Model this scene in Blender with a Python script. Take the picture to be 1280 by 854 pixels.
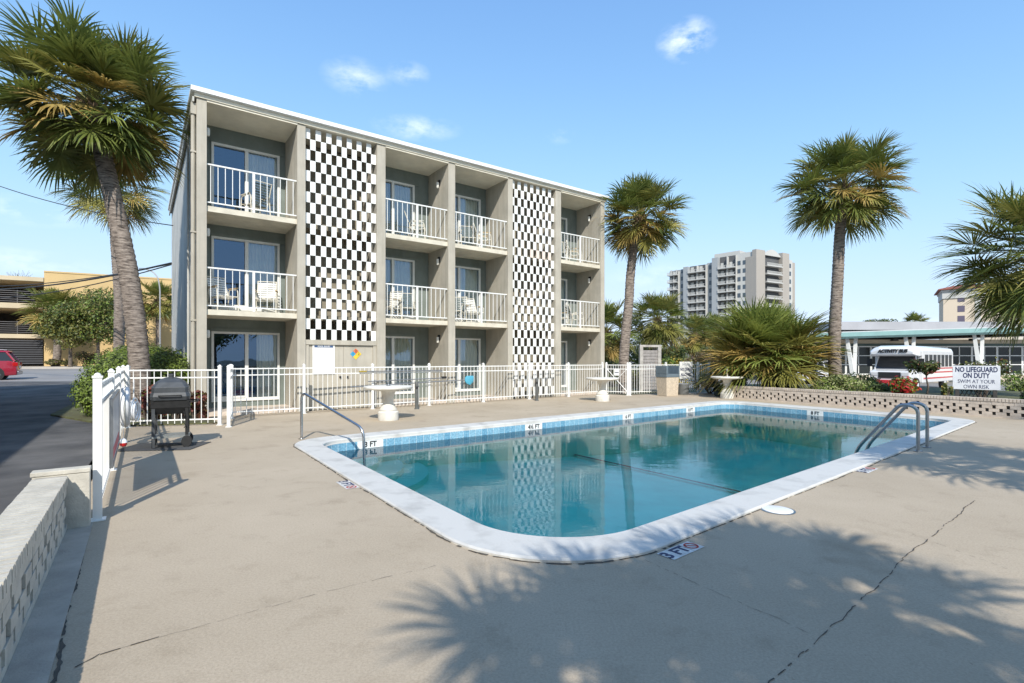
import bpy, math, random
from mathutils import Vector, Matrix
R = math.radians
sc = bpy.context.scene
for o in list(bpy.data.objects): bpy.data.objects.remove(o)
col = sc.collection
rnd = random.Random(7)

# ------------------------------------------------------------------ camera
FP, CH, HZ = 640.0, 1.45, 449.0            # focal length in 1280-wide pixels, eye height, horizon row
cd = bpy.data.cameras.new('camera'); cam = bpy.data.objects.new('camera', cd); col.objects.link(cam)
cam.location = (0, 0, CH); cam.rotation_euler = (R(90), 0, 0)
cd.sensor_width = 36; cd.lens = 36*FP/1280; cd.clip_end = 3000; cd.clip_start = .05
cd.shift_y = (HZ-427)/1280.0
sc.camera = cam
# ------------------------------------------------------------------ light
SUN_H = Vector((.125, -.992, 0)).normalized(); SUN_EL = R(40)
sd = bpy.data.lights.new('sun', 'SUN'); sun = bpy.data.objects.new('sun', sd); col.objects.link(sun)
sd.energy = 3.15; sd.angle = R(.53); sd.color = (1, .95, .87)
sv = SUN_H*math.cos(SUN_EL)+Vector((0, 0, math.sin(SUN_EL)))
sun.rotation_euler = sv.to_track_quat('Z', 'Y').to_euler(); sun.location = (2, -20, 30)
w = bpy.data.worlds.new('World'); sc.world = w; w.use_nodes = True
nt = w.node_tree; N = nt.nodes; LK = nt.links
bg = N['Background']; bg.inputs[1].default_value = .15
sky = N.new('ShaderNodeTexSky'); sky.sky_type = 'NISHITA'; sky.sun_disc = False
sky.sun_elevation = SUN_EL; sky.sun_rotation = math.atan2(SUN_H.x, SUN_H.y)
sky.air_density = 1.0; sky.dust_density = .3; sky.ozone_density = 2.2
def dirv(px, py): return Vector(((px-640)/FP, 1, (HZ-py)/FP)).normalized()
# small fair weather clouds at fixed bearings in the sky
tc = N.new('ShaderNodeTexCoord')
nz = N.new('ShaderNodeTexNoise'); nz.inputs['Scale'].default_value = 13; nz.inputs['Detail'].default_value = 9; nz.inputs['Roughness'].default_value = .62
mp = N.new('ShaderNodeMapping'); mp.inputs['Scale'].default_value = (1, 1, 2.2)
LK.new(tc.outputs['Generated'], mp.inputs[0]); LK.new(mp.outputs[0], nz.inputs['Vector'])
acc = None
def math_node(op, a, b=None, tree=None):
    T = tree or nt
    m = T.nodes.new('ShaderNodeMath'); m.operation = op
    for i, v in enumerate((a, b)):
        if v is None: continue
        if isinstance(v, (int, float)): m.inputs[i].default_value = v
        else: T.links.new(v, m.inputs[i])
    return m.outputs[0]
for px, py, rx, rz, st in [(858, 50, .05, .032, 1.5), (445, 97, .06, .03, .85), (510, 92, .04, .02, .7), (520, 160, .085, .022, .9), (20, 262, .09, .022, .6), (10, 325, .12, .02, .6), (700, 170, .03, .015, .5), (1250, 420, .5, .06, .35), (820, 345, .1, .03, .4)]:
    v = dirv(px, py)
    sub = N.new('ShaderNodeVectorMath'); sub.operation = 'SUBTRACT'; LK.new(tc.outputs['Generated'], sub.inputs[0]); sub.inputs[1].default_value = v
    scl = N.new('ShaderNodeVectorMath'); scl.operation = 'MULTIPLY'; LK.new(sub.outputs[0], scl.inputs[0]); scl.inputs[1].default_value = (1/rx, 1/rx, 1/rz)
    ln = N.new('ShaderNodeVectorMath'); ln.operation = 'LENGTH'; LK.new(scl.outputs[0], ln.inputs[0])
    g = math_node('MULTIPLY', math_node('MAXIMUM', math_node('SUBTRACT', 1.0, ln.outputs['Value']), 0.0), st)
    acc = g if acc is None else math_node('ADD', acc, g)
cl = math_node('MULTIPLY', acc, math_node('MULTIPLY', math_node('MAXIMUM', math_node('SUBTRACT', nz.outputs[0], .42), 0.0), 5.0))
cl = math_node('MINIMUM', math_node('MULTIPLY', cl, .5), .7)
# thin pale veil towards the horizon, as in moist coastal air
sx = N.new('ShaderNodeSeparateXYZ'); LK.new(tc.outputs['Generated'], sx.inputs[0])
gain = N.new('ShaderNodeMixRGB'); gain.blend_type = 'MULTIPLY'; gain.inputs[0].default_value = 1; LK.new(sky.outputs[0], gain.inputs[1]); gain.inputs[2].default_value = (1.06, 1.33, 1.68, 1)
sep = N.new('ShaderNodeSeparateColor'); comb = N.new('ShaderNodeCombineColor'); LK.new(gain.outputs[0], sep.inputs[0])
for ch_, kk in enumerate((3.5, 4.1, 5.0)):      # soft shoulder that holds the horizon back from white
    r_c = math_node('POWER', math_node('DIVIDE', sep.outputs[ch_], kk), 2.5)
    LK.new(math_node('DIVIDE', sep.outputs[ch_], math_node('POWER', math_node('ADD', r_c, 1.0), .4)), comb.inputs[ch_])
mxc = N.new('ShaderNodeMixRGB'); LK.new(cl, mxc.inputs[0]); LK.new(comb.outputs[0], mxc.inputs[1]); mxc.inputs[2].default_value = (6.3, 6.5, 6.8, 1)
LK.new(mxc.outputs[0], bg.inputs[0])
sc.view_settings.view_transform = 'Standard'; sc.view_settings.look = 'None'; sc.view_settings.exposure = .72; sc.view_settings.gamma = 1
sc.view_settings.use_curve_mapping = False
sc.render.engine = 'CYCLES'
sc.cycles.max_bounces = 8; sc.cycles.transparent_max_bounces = 16

# ------------------------------------------------------------------ helpers
def G(x, y, z=0.0):                        # ground point seen at a pixel of the photograph
    Y = FP*(CH-z)/(y-HZ); return Vector(((x-640)/FP*Y, Y, z))
def AT(x, y, Y): return Vector(((x-640)/FP*Y, Y, CH-(y-HZ)/FP*Y))
DX = Vector((.8087, .588, 0)); NX = Vector((.588, -.8087, 0))     # along the hotel front; out of the hotel front
BROT = math.atan2(.588, .8087)

class MB:
    def __init__(s): s.v = []; s.f = []; s.m = []; s.M = None; s.uv = None
    def add(s, vs, fs, mi=0):
        b = len(s.v)
        for p in vs:
            p = Vector(p)
            s.v.append(s.M @ p if s.M else p)
        for f in fs: s.f.append([b+i for i in f]); s.m.append(mi)
    def bx(s, x0, x1, y0, y1, z0, z1, mi=0):
        s.add([(x0,y0,z0),(x1,y0,z0),(x1,y1,z0),(x0,y1,z0),(x0,y0,z1),(x1,y0,z1),(x1,y1,z1),(x0,y1,z1)],
              [(0,3,2,1),(4,5,6,7),(0,1,5,4),(1,2,6,5),(2,3,7,6),(3,0,4,7)], mi)
    def tube(s, pts, r, n=8, mi=0, cap=True):
        pts = [Vector(p) for p in pts]; rs = r if isinstance(r, (list, tuple)) else [r]*len(pts)
        vs = []; fs = []; up = None
        for i, p in enumerate(pts):
            t = (pts[min(i+1, len(pts)-1)]-pts[max(i-1, 0)]).normalized()
            if up is None:
                up = t.cross(Vector((0, 0, 1)));
                if up.length < .05: up = t.cross(Vector((0, 1, 0)))
                up.normalize()
            up = (up-t*up.dot(t)).normalized(); b = t.cross(up)
            for k in range(n):
                a = 2*math.pi*k/n; vs.append(p+(up*math.cos(a)+b*math.sin(a))*rs[i])
        for i in range(len(pts)-1):
            for k in range(n): fs.append((i*n+k, i*n+(k+1)%n, (i+1)*n+(k+1)%n, (i+1)*n+k))
        if cap: fs.append(tuple(range(n-1, -1, -1))); fs.append(tuple(range((len(pts)-1)*n, len(pts)*n)))
        s.add(vs, fs, mi)
    def lathe(s, prof, c=(0, 0, 0), n=24, mi=0):
        vs = []; fs = []; L = len(prof)
        for r, z in prof:
            for k in range(n):
                a = 2*math.pi*k/n; vs.append((c[0]+r*math.cos(a), c[1]+r*math.sin(a), c[2]+z))
        for i in range(L-1):
            for k in range(n): fs.append((i*n+k, i*n+(k+1)%n, (i+1)*n+(k+1)%n, (i+1)*n+k))
        fs.append(tuple(range(n-1, -1, -1))); fs.append(tuple(range((L-1)*n, L*n)))
        s.add(vs, fs, mi)
    def prism(s, poly, z0, z1, mi=0):      # poly counter-clockwise (x,y)
        n = len(poly); vs = [(p[0], p[1], z0) for p in poly]+[(p[0], p[1], z1) for p in poly]
        fs = [tuple(range(n-1, -1, -1)), tuple(range(n, 2*n))]+[(i, (i+1)%n, n+(i+1)%n, n+i) for i in range(n)]
        s.add(vs, fs, mi)
    def loft(s, secs, mi=0, closed_ends=True):
        n = len(secs[0]); vs = [p for q in secs for p in q]; fs = []
        for i in range(len(secs)-1):
            for k in range(n): fs.append((i*n+k, i*n+(k+1)%n, (i+1)*n+(k+1)%n, (i+1)*n+k))
        if closed_ends: fs.append(tuple(range(n-1, -1, -1))); fs.append(tuple(range((len(secs)-1)*n, len(secs)*n)))
        s.add(vs, fs, mi)
    def build(s, name, mats, parent=None, smooth=False, bevel=0):
        me = bpy.data.meshes.new(name); me.from_pydata([tuple(p) for p in s.v], [], s.f)
        if not isinstance(mats, (list, tuple)): mats = [mats]
        for m in mats: me.materials.append(m)
        if len(mats) > 1: me.polygons.foreach_set('material_index', s.m)
        if smooth: me.polygons.foreach_set('use_smooth', [True]*len(me.polygons))
        me.update()
        o = bpy.data.objects.new(name, me); col.objects.link(o)
        if parent: o.parent = parent
        if bevel:
            b = o.modifiers.new('bevel', 'BEVEL'); b.width = bevel; b.segments = 2; b.limit_method = 'ANGLE'
        if smooth and smooth != 'all':
            try: me.set_sharp_from_angle(angle=R(40))
            except Exception: pass
        return o
def tag(o, label, cat, group=None):
    o['label'] = label; o['category'] = cat
    if group: o['group'] = group
    return o
def thing(name, label, cat, loc=(0, 0, 0), rz=0, group=None):
    o = bpy.data.objects.new(name, None); col.objects.link(o); o.location = loc; o.rotation_euler = (0, 0, rz)
    o.empty_display_size = .2
    return tag(o, label, cat, group)
def struct(o, kind='structure'): o['kind'] = kind; return o
def copy_tree(o, parent=None):
    c = o.copy(); col.objects.link(c); c.parent = parent
    for ch in [x for x in bpy.data.objects if x.parent == o]: copy_tree(ch, c)
    return c
def text(body, size, basis, parent, mat, loc, name='lettering', align='CENTER', offset=0.0, shear=0.0, ext=.0015, xs=1.0, mirror=False):
    # basis = (right, up, normal)
    cu = bpy.data.curves.new(name, 'FONT'); cu.body = body; cu.size = size; cu.align_x = align; cu.align_y = 'CENTER'
    cu.offset = offset; cu.shear = shear; cu.extrude = ext; cu.resolution_u = 3
    t = bpy.data.objects.new(name, cu); col.objects.link(t)
    bpy.context.view_layer.update()
    me = bpy.data.meshes.new_from_object(t.evaluated_get(bpy.context.evaluated_depsgraph_get()))
    bpy.data.objects.remove(t)
    r, u, n = [Vector(q).normalized() for q in basis]
    m = Matrix((( r.x*xs, u.x, n.x, loc[0]), (r.y*xs, u.y, n.y, loc[1]), (r.z*xs, u.z, n.z, loc[2]), (0, 0, 0, 1)))
    me.transform(m); me.materials.clear(); me.materials.append(mat)
    o = bpy.data.objects.new(name, me); col.objects.link(o); o.parent = parent
    return o

# ------------------------------------------------------------------ materials
MATS = {}
def M(name, c, rough=.6, var=.12, scale=4, bump=0, bscale=40, metal=0, spec=.5, trans=0, c2=None, det=6, bdist=.01, lo=.35, hi=.65, coat=0):
    if name in MATS: return MATS[name]
    m = bpy.data.materials.new(name); m.use_nodes = True; t = m.node_tree; n = t.nodes; l = t.links
    p = n['Principled BSDF']; p.inputs['Roughness'].default_value = rough; p.inputs['Metallic'].default_value = metal
    p.inputs['Specular IOR Level'].default_value = spec
    if coat: p.inputs['Coat Weight'].default_value = coat; p.inputs['Coat Roughness'].default_value = .05
    co = n.new('ShaderNodeTexCoord')
    if var > 0 or c2:
        nz = n.new('ShaderNodeTexNoise'); nz.inputs['Scale'].default_value = scale; nz.inputs['Detail'].default_value = det; nz.inputs['Roughness'].default_value = .6
        l.new(co.outputs['Object'], nz.inputs['Vector'])
        rp = n.new('ShaderNodeValToRGB'); rp.color_ramp.elements[0].position = lo; rp.color_ramp.elements[1].position = hi
        a = [max(0, x*(1-var)) for x in c]; b = [min(1, x*(1+var)) for x in c] if not c2 else list(c2)
        rp.color_ramp.elements[0].color = (*a, 1); rp.color_ramp.elements[1].color = (*b, 1)
        l.new(nz.outputs[0], rp.inputs[0]); l.new(rp.outputs[0], p.inputs['Base Color'])
        cout = rp.outputs[0]
    else:
        p.inputs['Base Color'].default_value = (*c, 1); cout = None
    if bump:
        nb = n.new('ShaderNodeTexNoise'); nb.inputs['Scale'].default_value = bscale; nb.inputs['Detail'].default_value = 5
        l.new(co.outputs['Object'], nb.inputs['Vector'])
        bp = n.new('ShaderNodeBump'); bp.inputs['Strength'].default_value = bump; bp.inputs['Distance'].default_value = bdist
        l.new(nb.outputs[0], bp.inputs['Height']); l.new(bp.outputs[0], p.inputs['Normal'])
    if trans:
        tr = n.new('ShaderNodeBsdfTranslucent'); mx = n.new('ShaderNodeMixShader'); mx.inputs[0].default_value = trans
        if cout: l.new(cout, tr.inputs[0])
        else: tr.inputs[0].default_value = (*c, 1)
        l.new(p.outputs[0], mx.inputs[1]); l.new(tr.outputs[0], mx.inputs[2]); l.new(mx.outputs[0], n['Material Output'].inputs[0])
    MATS[name] = m; return m

stucco = M('beige_stucco', (.445, .41, .34), .85, .09, 1.3, bump=.35, bscale=90, bdist=.006)
stucco_side = M('grey_stucco', (.55, .54, .50), .85, .10, .9, bump=.35, bscale=90, bdist=.006)
def weather(m, amt, sx, sz):
    t = m.node_tree; n = t.nodes; l = t.links; p = n['Principled BSDF']; src = p.inputs['Base Color'].links[0].from_socket
    co = [x for x in n if x.type == 'TEX_COORD'][0]; mp = n.new('ShaderNodeMapping'); mp.inputs['Scale'].default_value = (sx, sx, sz); l.new(co.outputs['Object'], mp.inputs[0])
    nz = n.new('ShaderNodeTexNoise'); nz.inputs['Scale'].default_value = 1; nz.inputs['Detail'].default_value = 7; nz.inputs['Roughness'].default_value = .65; l.new(mp.outputs[0], nz.inputs['Vector'])
    rp = n.new('ShaderNodeValToRGB'); e = rp.color_ramp.elements; e[0].position = .33; e[0].color = (1-amt, 1-amt, 1-amt*1.1, 1); e[1].position = .55; e[1].color = (1, 1, 1, 1); l.new(nz.outputs[0], rp.inputs[0])
    mm = n.new('ShaderNodeMixRGB'); mm.blend_type = 'MULTIPLY'; mm.inputs[0].default_value = 1; l.new(src, mm.inputs[1]); l.new(rp.outputs[0], mm.inputs[2]); l.new(mm.outputs[0], p.inputs['Base Color'])
weather(stucco, .16, 5, .5); weather(stucco_side, .14, 4, .35)
soffit = M('beige_soffit', (.78, .72, .59), .85, .08, 2)
slate = M('slate_green_paint', (.18, .21, .19), .8, .1, 2, bump=.2, bscale=80, bdist=.004)
weather(slate, .15, 3, .7)
blockwhite = M('white_glazed_block', (.80, .80, .77), .45, .05, 2.2)
blockdark = M('recess_paint', (.20, .18, .13), .9, .15, 2)
white = M('white_paint', (.78, .78, .75), .4, .05, 3)
white_metal = M('white_powder_coat', (.80, .80, .77), .35, .06, 2)
alu = M('window_frame', (.74, .74, .70), .4, .05, 3)
steel = M('brushed_steel', (.55, .55, .55), .25, .05, 10, metal=1)
dull_steel = M('dull_steel', (.42, .43, .44), .35, .1, 10, metal=1)
black = M('black_paint', (.02, .02, .02), .5, .2, 5)
navy = M('navy_lettering', (.02, .03, .09), .6, .1, 5)
inkblack = M('black_lettering', (.02, .02, .022), .6, .1, 5)
redink = M('red_lettering', (.45, .04, .03), .6, .1, 5)
concrete_w = M('white_cast_concrete', (.66, .64, .58), .8, .13, 5, bump=.3, bscale=60)
brickw = M('painted_white_brick', (.52, .485, .41), .8, .14, 6, bump=.4, bscale=70)
brickp = M('painted_pinkish_brick', (.56, .48, .40), .8, .16, 5, bump=.4, bscale=70)
mortar = M('mortar', (.33, .30, .25), .9, .15, 8)
curtain = M('cream_curtain', (.84, .80, .62), .9, .06, 3, trans=.12)
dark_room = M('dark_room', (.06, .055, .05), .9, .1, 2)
coping_m = M('white_coping', (.43, .42, .39), .65, .1, 2.6, bump=.25, bscale=40, c2=(.575, .565, .53), det=9, lo=.26, hi=.5)
plaster = M('pool_plaster', (.20, .93, .74), .7, .08, 1.2)
plaster_step = M('pool_step_plaster', (.62, .74, .74), .7, .08, 1.2)
asphalt = M('asphalt', (.062, .062, .064), .9, .3, .8, c2=(.125, .12, .115), bump=.5, bscale=150, bdist=.01, det=10)
asphalt2 = M('pale_asphalt', (.24, .23, .22), .9, .12, .5, bump=.4, bscale=120, det=9)
paving = M('pale_paving', (.42, .38, .33), .9, .12, .7)
soil = M('mulch_and_grass', (.10, .085, .05), .95, .3, 3, c2=(.12, .13, .05), bump=.6, bscale=40)
earth = M('distant_ground', (.12, .12, .09), .95, .3, .05)
def trunk_mat():
    m = M('palm_bark', (.2, .17, .14), .9, .1, 5); t = m.node_tree; n = t.nodes; l = t.links; p = n['Principled BSDF']
    for q in [x for x in n if x.type in ('TEX_NOISE', 'VALTORGB')]: n.remove(q)
    co = [x for x in n if x.type == 'TEX_COORD'][0]; mp = n.new('ShaderNodeMapping'); mp.inputs['Scale'].default_value = (5, 5, 24); l.new(co.outputs['Object'], mp.inputs[0])
    nz = n.new('ShaderNodeTexNoise'); nz.inputs['Scale'].default_value = 1.0; nz.inputs['Detail'].default_value = 7; nz.inputs['Roughness'].default_value = .68; l.new(mp.outputs[0], nz.inputs['Vector'])
    rp = n.new('ShaderNodeValToRGB'); e = rp.color_ramp.elements; e[0].position = .36; e[0].color = (.055, .042, .034, 1); e[1].position = .64; e[1].color = (.37, .31, .26, 1); x = e.new(.5); x.color = (.22, .18, .15, 1)
    l.new(nz.outputs[0], rp.inputs[0]); l.new(rp.outputs[0], p.inputs['Base Color'])
    b = n.new('ShaderNodeBump'); b.inputs['Strength'].default_value = .9; b.inputs['Distance'].default_value = .03; l.new(nz.outputs[0], b.inputs['Height']); l.new(b.outputs[0], p.inputs['Normal'])
    return m
boots = M('palm_boots', (.20, .14, .08), .9, .5, 8, c2=(.33, .22, .13), bump=.6, bscale=30)
trunkm = trunk_mat()
bark = M('tree_bark', (.12, .095, .075), .9, .4, 8, bump=.8, bscale=25)
frond_g = M('green_frond', (.125, .165, .034), .48, .3, 1.5, trans=.27, c2=(.23, .265, .06))
frond_o = M('olive_frond', (.24, .24, .055), .48, .3, 1.5, trans=.25, c2=(.33, .30, .075))
frond_y = M('yellowed_frond', (.42, .27, .06), .6, .3, 1.5, trans=.25, c2=(.50, .37, .12))
frond_l = M('light_frond', (.19, .25, .05), .5, .3, 1.5, trans=.3, c2=(.33, .37, .085))
petiole = M('frond_stalk', (.20, .19, .06), .5, .2, 2)
def leafm(name, a, b, tr=.25): return M(name, a, .5, .3, 2.2, trans=tr, c2=b)
leaf_hedge = leafm('hedge_leaf', (.14, .22, .03), (.25, .34, .055))
leaf_dark = leafm('dark_leaf', (.05, .08, .022), (.10, .14, .035))
leaf_olive = leafm('olive_leaf', (.13, .155, .035), (.25, .24, .06))
leaf_gold = leafm('golden_leaf', (.30, .20, .03), (.42, .30, .05))
leaf_red = leafm('red_leaf', (.22, .06, .05), (.36, .14, .10))
leaf_light = leafm('variegated_leaf', (.26, .31, .10), (.50, .50, .24))
flower_red = leafm('red_flower', (.55, .02, .02), (.75, .05, .04))
flower_pink = leafm('pink_flower', (.60, .35, .33), (.70, .50, .45))
flower_yellow = leafm('yellow_leaf', (.60, .42, .04), (.70, .55, .10))
grillm = M('weathered_black_enamel', (.055, .06, .065), .42, .25, 5, spec=.5)
grillm2 = M('sooty_black', (.015, .015, .015), .8, .3, 8)
carred = M('dark_red_paint', (.30, .012, .03), .25, .05, 2, coat=.8)
carwhite = M('white_car_paint', (.72, .72, .72), .25, .03, 2, coat=.6)
carglass = M('tinted_car_glass', (.015, .017, .02), .05, 0, spec=.8)
rubber = M('tyre_rubber', (.02, .02, .02), .8, .2, 10)
chrome = M('chrome', (.7, .7, .7), .12, 0, metal=1)
lampred = M('red_lens', (.40, .01, .01), .15, 0)
lampclear = M('clear_lens', (.6, .6, .6), .1, 0)
yellowwall = M('ochre_stucco', (.56, .40, .19), .85, .06, .4)
yellowtrim = M('cream_concrete', (.52, .43, .29), .85, .08, .5)
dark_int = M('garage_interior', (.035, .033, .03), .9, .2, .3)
railm = M('grey_rail', (.16, .15, .15), .6, .1, 3)
turq = M('turquoise_fascia', (.22, .37, .355), .5, .08, 1)
officewall = M('office_beige', (.60, .52, .40), .8, .06, .6)
roofwhite = M('white_roof', (.52, .52, .53), .7, .08, .5)
officeglass = M('office_glass', (.025, .03, .03), .15, .2, .3, spec=.35)
towerblue = M('tower_blue_grey', (.32, .335, .34), .8, .04, .05)
towerwhite = M('tower_white', (.50, .49, .455), .8, .04, .05)
towertan = M('tower_taupe', (.37, .335, .29), .8, .04, .05)
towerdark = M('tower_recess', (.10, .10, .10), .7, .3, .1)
hoteltan = M('tan_stucco', (.60, .50, .38), .8, .04, .05)
redroof = M('red_tile_roof', (.27, .09, .06), .8, .15, 1)
woodgrey = M('weathered_grey_wood', (.42, .40, .37), .85, .2, 6)
binstone = M('tan_aggregate', (.52, .44, .34), .9, .2, 25, bump=.4, bscale=80)
binlid = M('blue_grey_plastic', (.13, .17, .20), .5, .1, 5)
bluenet = M('blue_net', (.08, .36, .50), .7, .1, 5)
rope_w = M('white_plastic', (.80, .80, .80), .4, .04, 5)
redpl = M('red_plastic', (.60, .02, .02), .35, .05, 5)
chairframe = M('cream_tube', (.66, .62, .52), .4, .05, 5)
strapm = M('white_vinyl_strap', (.74, .73, .68), .5, .05, 5)
strapg = M('grey_green_sling', (.10, .13, .13), .7, .1, 5)
strapy = M('tan_vinyl_strap', (.50, .36, .18), .5, .1, 5)
matm = M('grey_grill_mat', (.07, .07, .07), .9, .2, 8)
lampw = M('frosted_lamp_glass', (.75, .73, .66), .3, .03, 3)
busred = M('red_stripe', (.50, .03, .04), .35, .05, 3)

def glass_mat(name, tint, base_refl, rough=.0, bump=0):
    m = bpy.data.materials.new(name); m.use_nodes = True; t = m.node_tree; n = t.nodes; l = t.links
    n.remove(n['Principled BSDF'])
    tr = n.new('ShaderNodeBsdfTransparent'); tr.inputs[0].default_value = (*tint, 1)
    gl = n.new('ShaderNodeBsdfGlossy'); gl.inputs['Roughness'].default_value = rough; gl.inputs[0].default_value = (.45, .68, 1, 1)
    lw = n.new('ShaderNodeFresnel'); lw.inputs[0].default_value = 1.5
    mr = n.new('ShaderNodeMapRange'); mr.inputs[3].default_value = base_refl; l.new(lw.outputs[0], mr.inputs[0])
    mx = n.new('ShaderNodeMixShader'); l.new(mr.outputs[0], mx.inputs[0]); l.new(tr.outputs[0], mx.inputs[1]); l.new(gl.outputs[0], mx.inputs[2])
    if bump:
        co = n.new('ShaderNodeTexCoord'); nb = n.new('ShaderNodeTexNoise'); nb.inputs['Scale'].default_value = .9
        l.new(co.outputs['Object'], nb.inputs['Vector']); b = n.new('ShaderNodeBump'); b.inputs['Strength'].default_value = bump; b.inputs['Distance'].default_value = .02
        l.new(nb.outputs[0], b.inputs['Height']); l.new(b.outputs[0], gl.inputs['Normal'])
    l.new(mx.outputs[0], n['Material Output'].inputs[0]); return m
pane_m = glass_mat('window_glass', (.92, .93, .92), .14, bump=.15)

def water_mats():
    out = []
    for surf in (True, False):
        m = bpy.data.materials.new('pool_water' if surf else 'water_body'); m.use_nodes = True; t = m.node_tree; n = t.nodes; l = t.links
        n.remove(n['Principled BSDF'])
        tr = n.new('ShaderNodeBsdfTransparent')
        if surf:
            gl = n.new('ShaderNodeBsdfGlossy'); gl.inputs['Roughness'].default_value = .004
            co = n.new('ShaderNodeTexCoord'); mp = n.new('ShaderNodeMapping'); l.new(co.outputs['Object'], mp.inputs[0])
            mp.inputs['Rotation'].default_value = (0, 0, R(20)); mp.inputs['Scale'].default_value = (1, 1.6, 1)
            n1 = n.new('ShaderNodeTexNoise'); n1.inputs['Scale'].default_value = 2.6; n1.inputs['Detail'].default_value = 3; l.new(mp.outputs[0], n1.inputs['Vector'])
            n2 = n.new('ShaderNodeTexNoise'); n2.inputs['Scale'].default_value = 13; n2.inputs['Detail'].default_value = 2; l.new(mp.outputs[0], n2.inputs['Vector'])
            ad = n.new('ShaderNodeMath'); ad.operation = 'MULTIPLY_ADD'; l.new(n2.outputs[0], ad.inputs[0]); ad.inputs[1].default_value = .22; l.new(n1.outputs[0], ad.inputs[2])
            b = n.new('ShaderNodeBump'); b.inputs['Strength'].default_value = .036; b.inputs['Distance'].default_value = .05
            l.new(ad.outputs[0], b.inputs['Height']); l.new(b.outputs[0], gl.inputs['Normal'])
            fr = n.new('ShaderNodeFresnel'); fr.inputs[0].default_value = 1.37; l.new(b.outputs[0], fr.inputs['Normal'])
            mx = n.new('ShaderNodeMixShader'); l.new(fr.outputs[0], mx.inputs[0]); l.new(tr.outputs[0], mx.inputs[1]); l.new(gl.outputs[0], mx.inputs[2])
            l.new(mx.outputs[0], n['Material Output'].inputs[0])
        else: l.new(tr.outputs[0], n['Material Output'].inputs[0])
        va = n.new('ShaderNodeVolumeAbsorption'); va.inputs[0].default_value = (.03, .76, .78, 1); va.inputs[1].default_value = .09
        l.new(va.outputs[0], n['Material Output'].inputs['Volume'])
        out.append(m)
    return out
water_top, water_side = water_mats()

def deck_mat():
    m = bpy.data.materials.new('pool_deck_concrete'); m.use_nodes = True; t = m.node_tree; n = t.nodes; l = t.links
    p = n['Principled BSDF']; p.inputs['Roughness'].default_value = .85
    co = n.new('ShaderNodeTexCoord')
    def noise(s, d=6, r=.6):
        q = n.new('ShaderNodeTexNoise'); q.inputs['Scale'].default_value = s; q.inputs['Detail'].default_value = d; q.inputs['Roughness'].default_value = r
        l.new(co.outputs['Object'], q.inputs['Vector']); return q.outputs[0]
    def ramp(i, e):
        q = n.new('ShaderNodeValToRGB'); l.new(i, q.inputs[0])
        q.color_ramp.elements[0].position, q.color_ramp.elements[0].color = e[0][0], (*e[0][1], 1)
        q.color_ramp.elements[1].position, q.color_ramp.elements[1].color = e[1][0], (*e[1][1], 1)
        return q.outputs[0]
    base = ramp(noise(.55, 8), [(.3, (.40, .328, .236)), (.7, (.485, .404, .300))])
    spots = ramp(noise(3.2, 9, .7), [(.28, (.84, .83, .81)), (.46, (1, 1, 1))])
    dark = ramp(noise(.9, 4), [(.28, (.78, .76, .73)), (.42, (1, 1, 1))])
    fine = ramp(noise(70, 4, .75), [(.3, (.80, .79, .78)), (.62, (1.05, 1.05, 1.05))])
    grit = ramp(noise(17, 5, .8), [(.30, (.62, .60, .57)), (.36, (1, 1, 1))])
    c = base
    for q in (spots, dark, fine, grit):
        mm = n.new('ShaderNodeMixRGB'); mm.blend_type = 'MULTIPLY'; mm.inputs[0].default_value = 1; l.new(c, mm.inputs[1]); l.new(q, mm.inputs[2]); c = mm.outputs[0]
    l.new(c, p.inputs['Base Color'])
    b = n.new('ShaderNodeBump'); b.inputs['Strength'].default_value = .35; b.inputs['Distance'].default_value = .006; l.new(noise(110, 4), b.inputs['Height']); l.new(b.outputs[0], p.inputs['Normal'])
    return m
deck_m = deck_mat()

def tile_mat():
    m = bpy.data.materials.new('blue_waterline_tile'); m.use_nodes = True; t = m.node_tree; n = t.nodes; l = t.links
    p = n['Principled BSDF']; p.inputs['Roughness'].default_value = .2
    uv = n.new('ShaderNodeUVMap'); br = n.new('ShaderNodeTexBrick'); br.offset = 0
    l.new(uv.outputs[0], br.inputs['Vector']); br.inputs['Scale'].default_value = 1; br.inputs['Brick Width'].default_value = .155; br.inputs['Row Height'].default_value = .155
    br.inputs['Mortar Size'].default_value = .004; br.inputs['Bias'].default_value = 0
    br.inputs['Color1'].default_value = (.15, .33, .46, 1); br.inputs['Color2'].default_value = (.26, .45, .56, 1); br.inputs['Mortar'].default_value = (.55, .62, .64, 1)
    nz = n.new('ShaderNodeTexNoise'); nz.inputs['Scale'].default_value = 30; nz.inputs['Detail'].default_value = 4; l.new(uv.outputs[0], nz.inputs['Vector'])
    rp = n.new('ShaderNodeValToRGB'); rp.color_ramp.elements[0].position = .35; rp.color_ramp.elements[0].color = (.7, .75, .8, 1); rp.color_ramp.elements[1].position = .7; rp.color_ramp.elements[1].color = (1.25, 1.25, 1.2, 1)
    l.new(nz.outputs[0], rp.inputs[0])
    mm = n.new('ShaderNodeMixRGB'); mm.blend_type = 'MULTIPLY'; mm.inputs[0].default_value = 1; l.new(br.outputs[0], mm.inputs[1]); l.new(rp.outputs[0], mm.inputs[2])
    l.new(mm.outputs[0], p.inputs['Base Color']); return m
tile_m = tile_mat()

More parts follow.
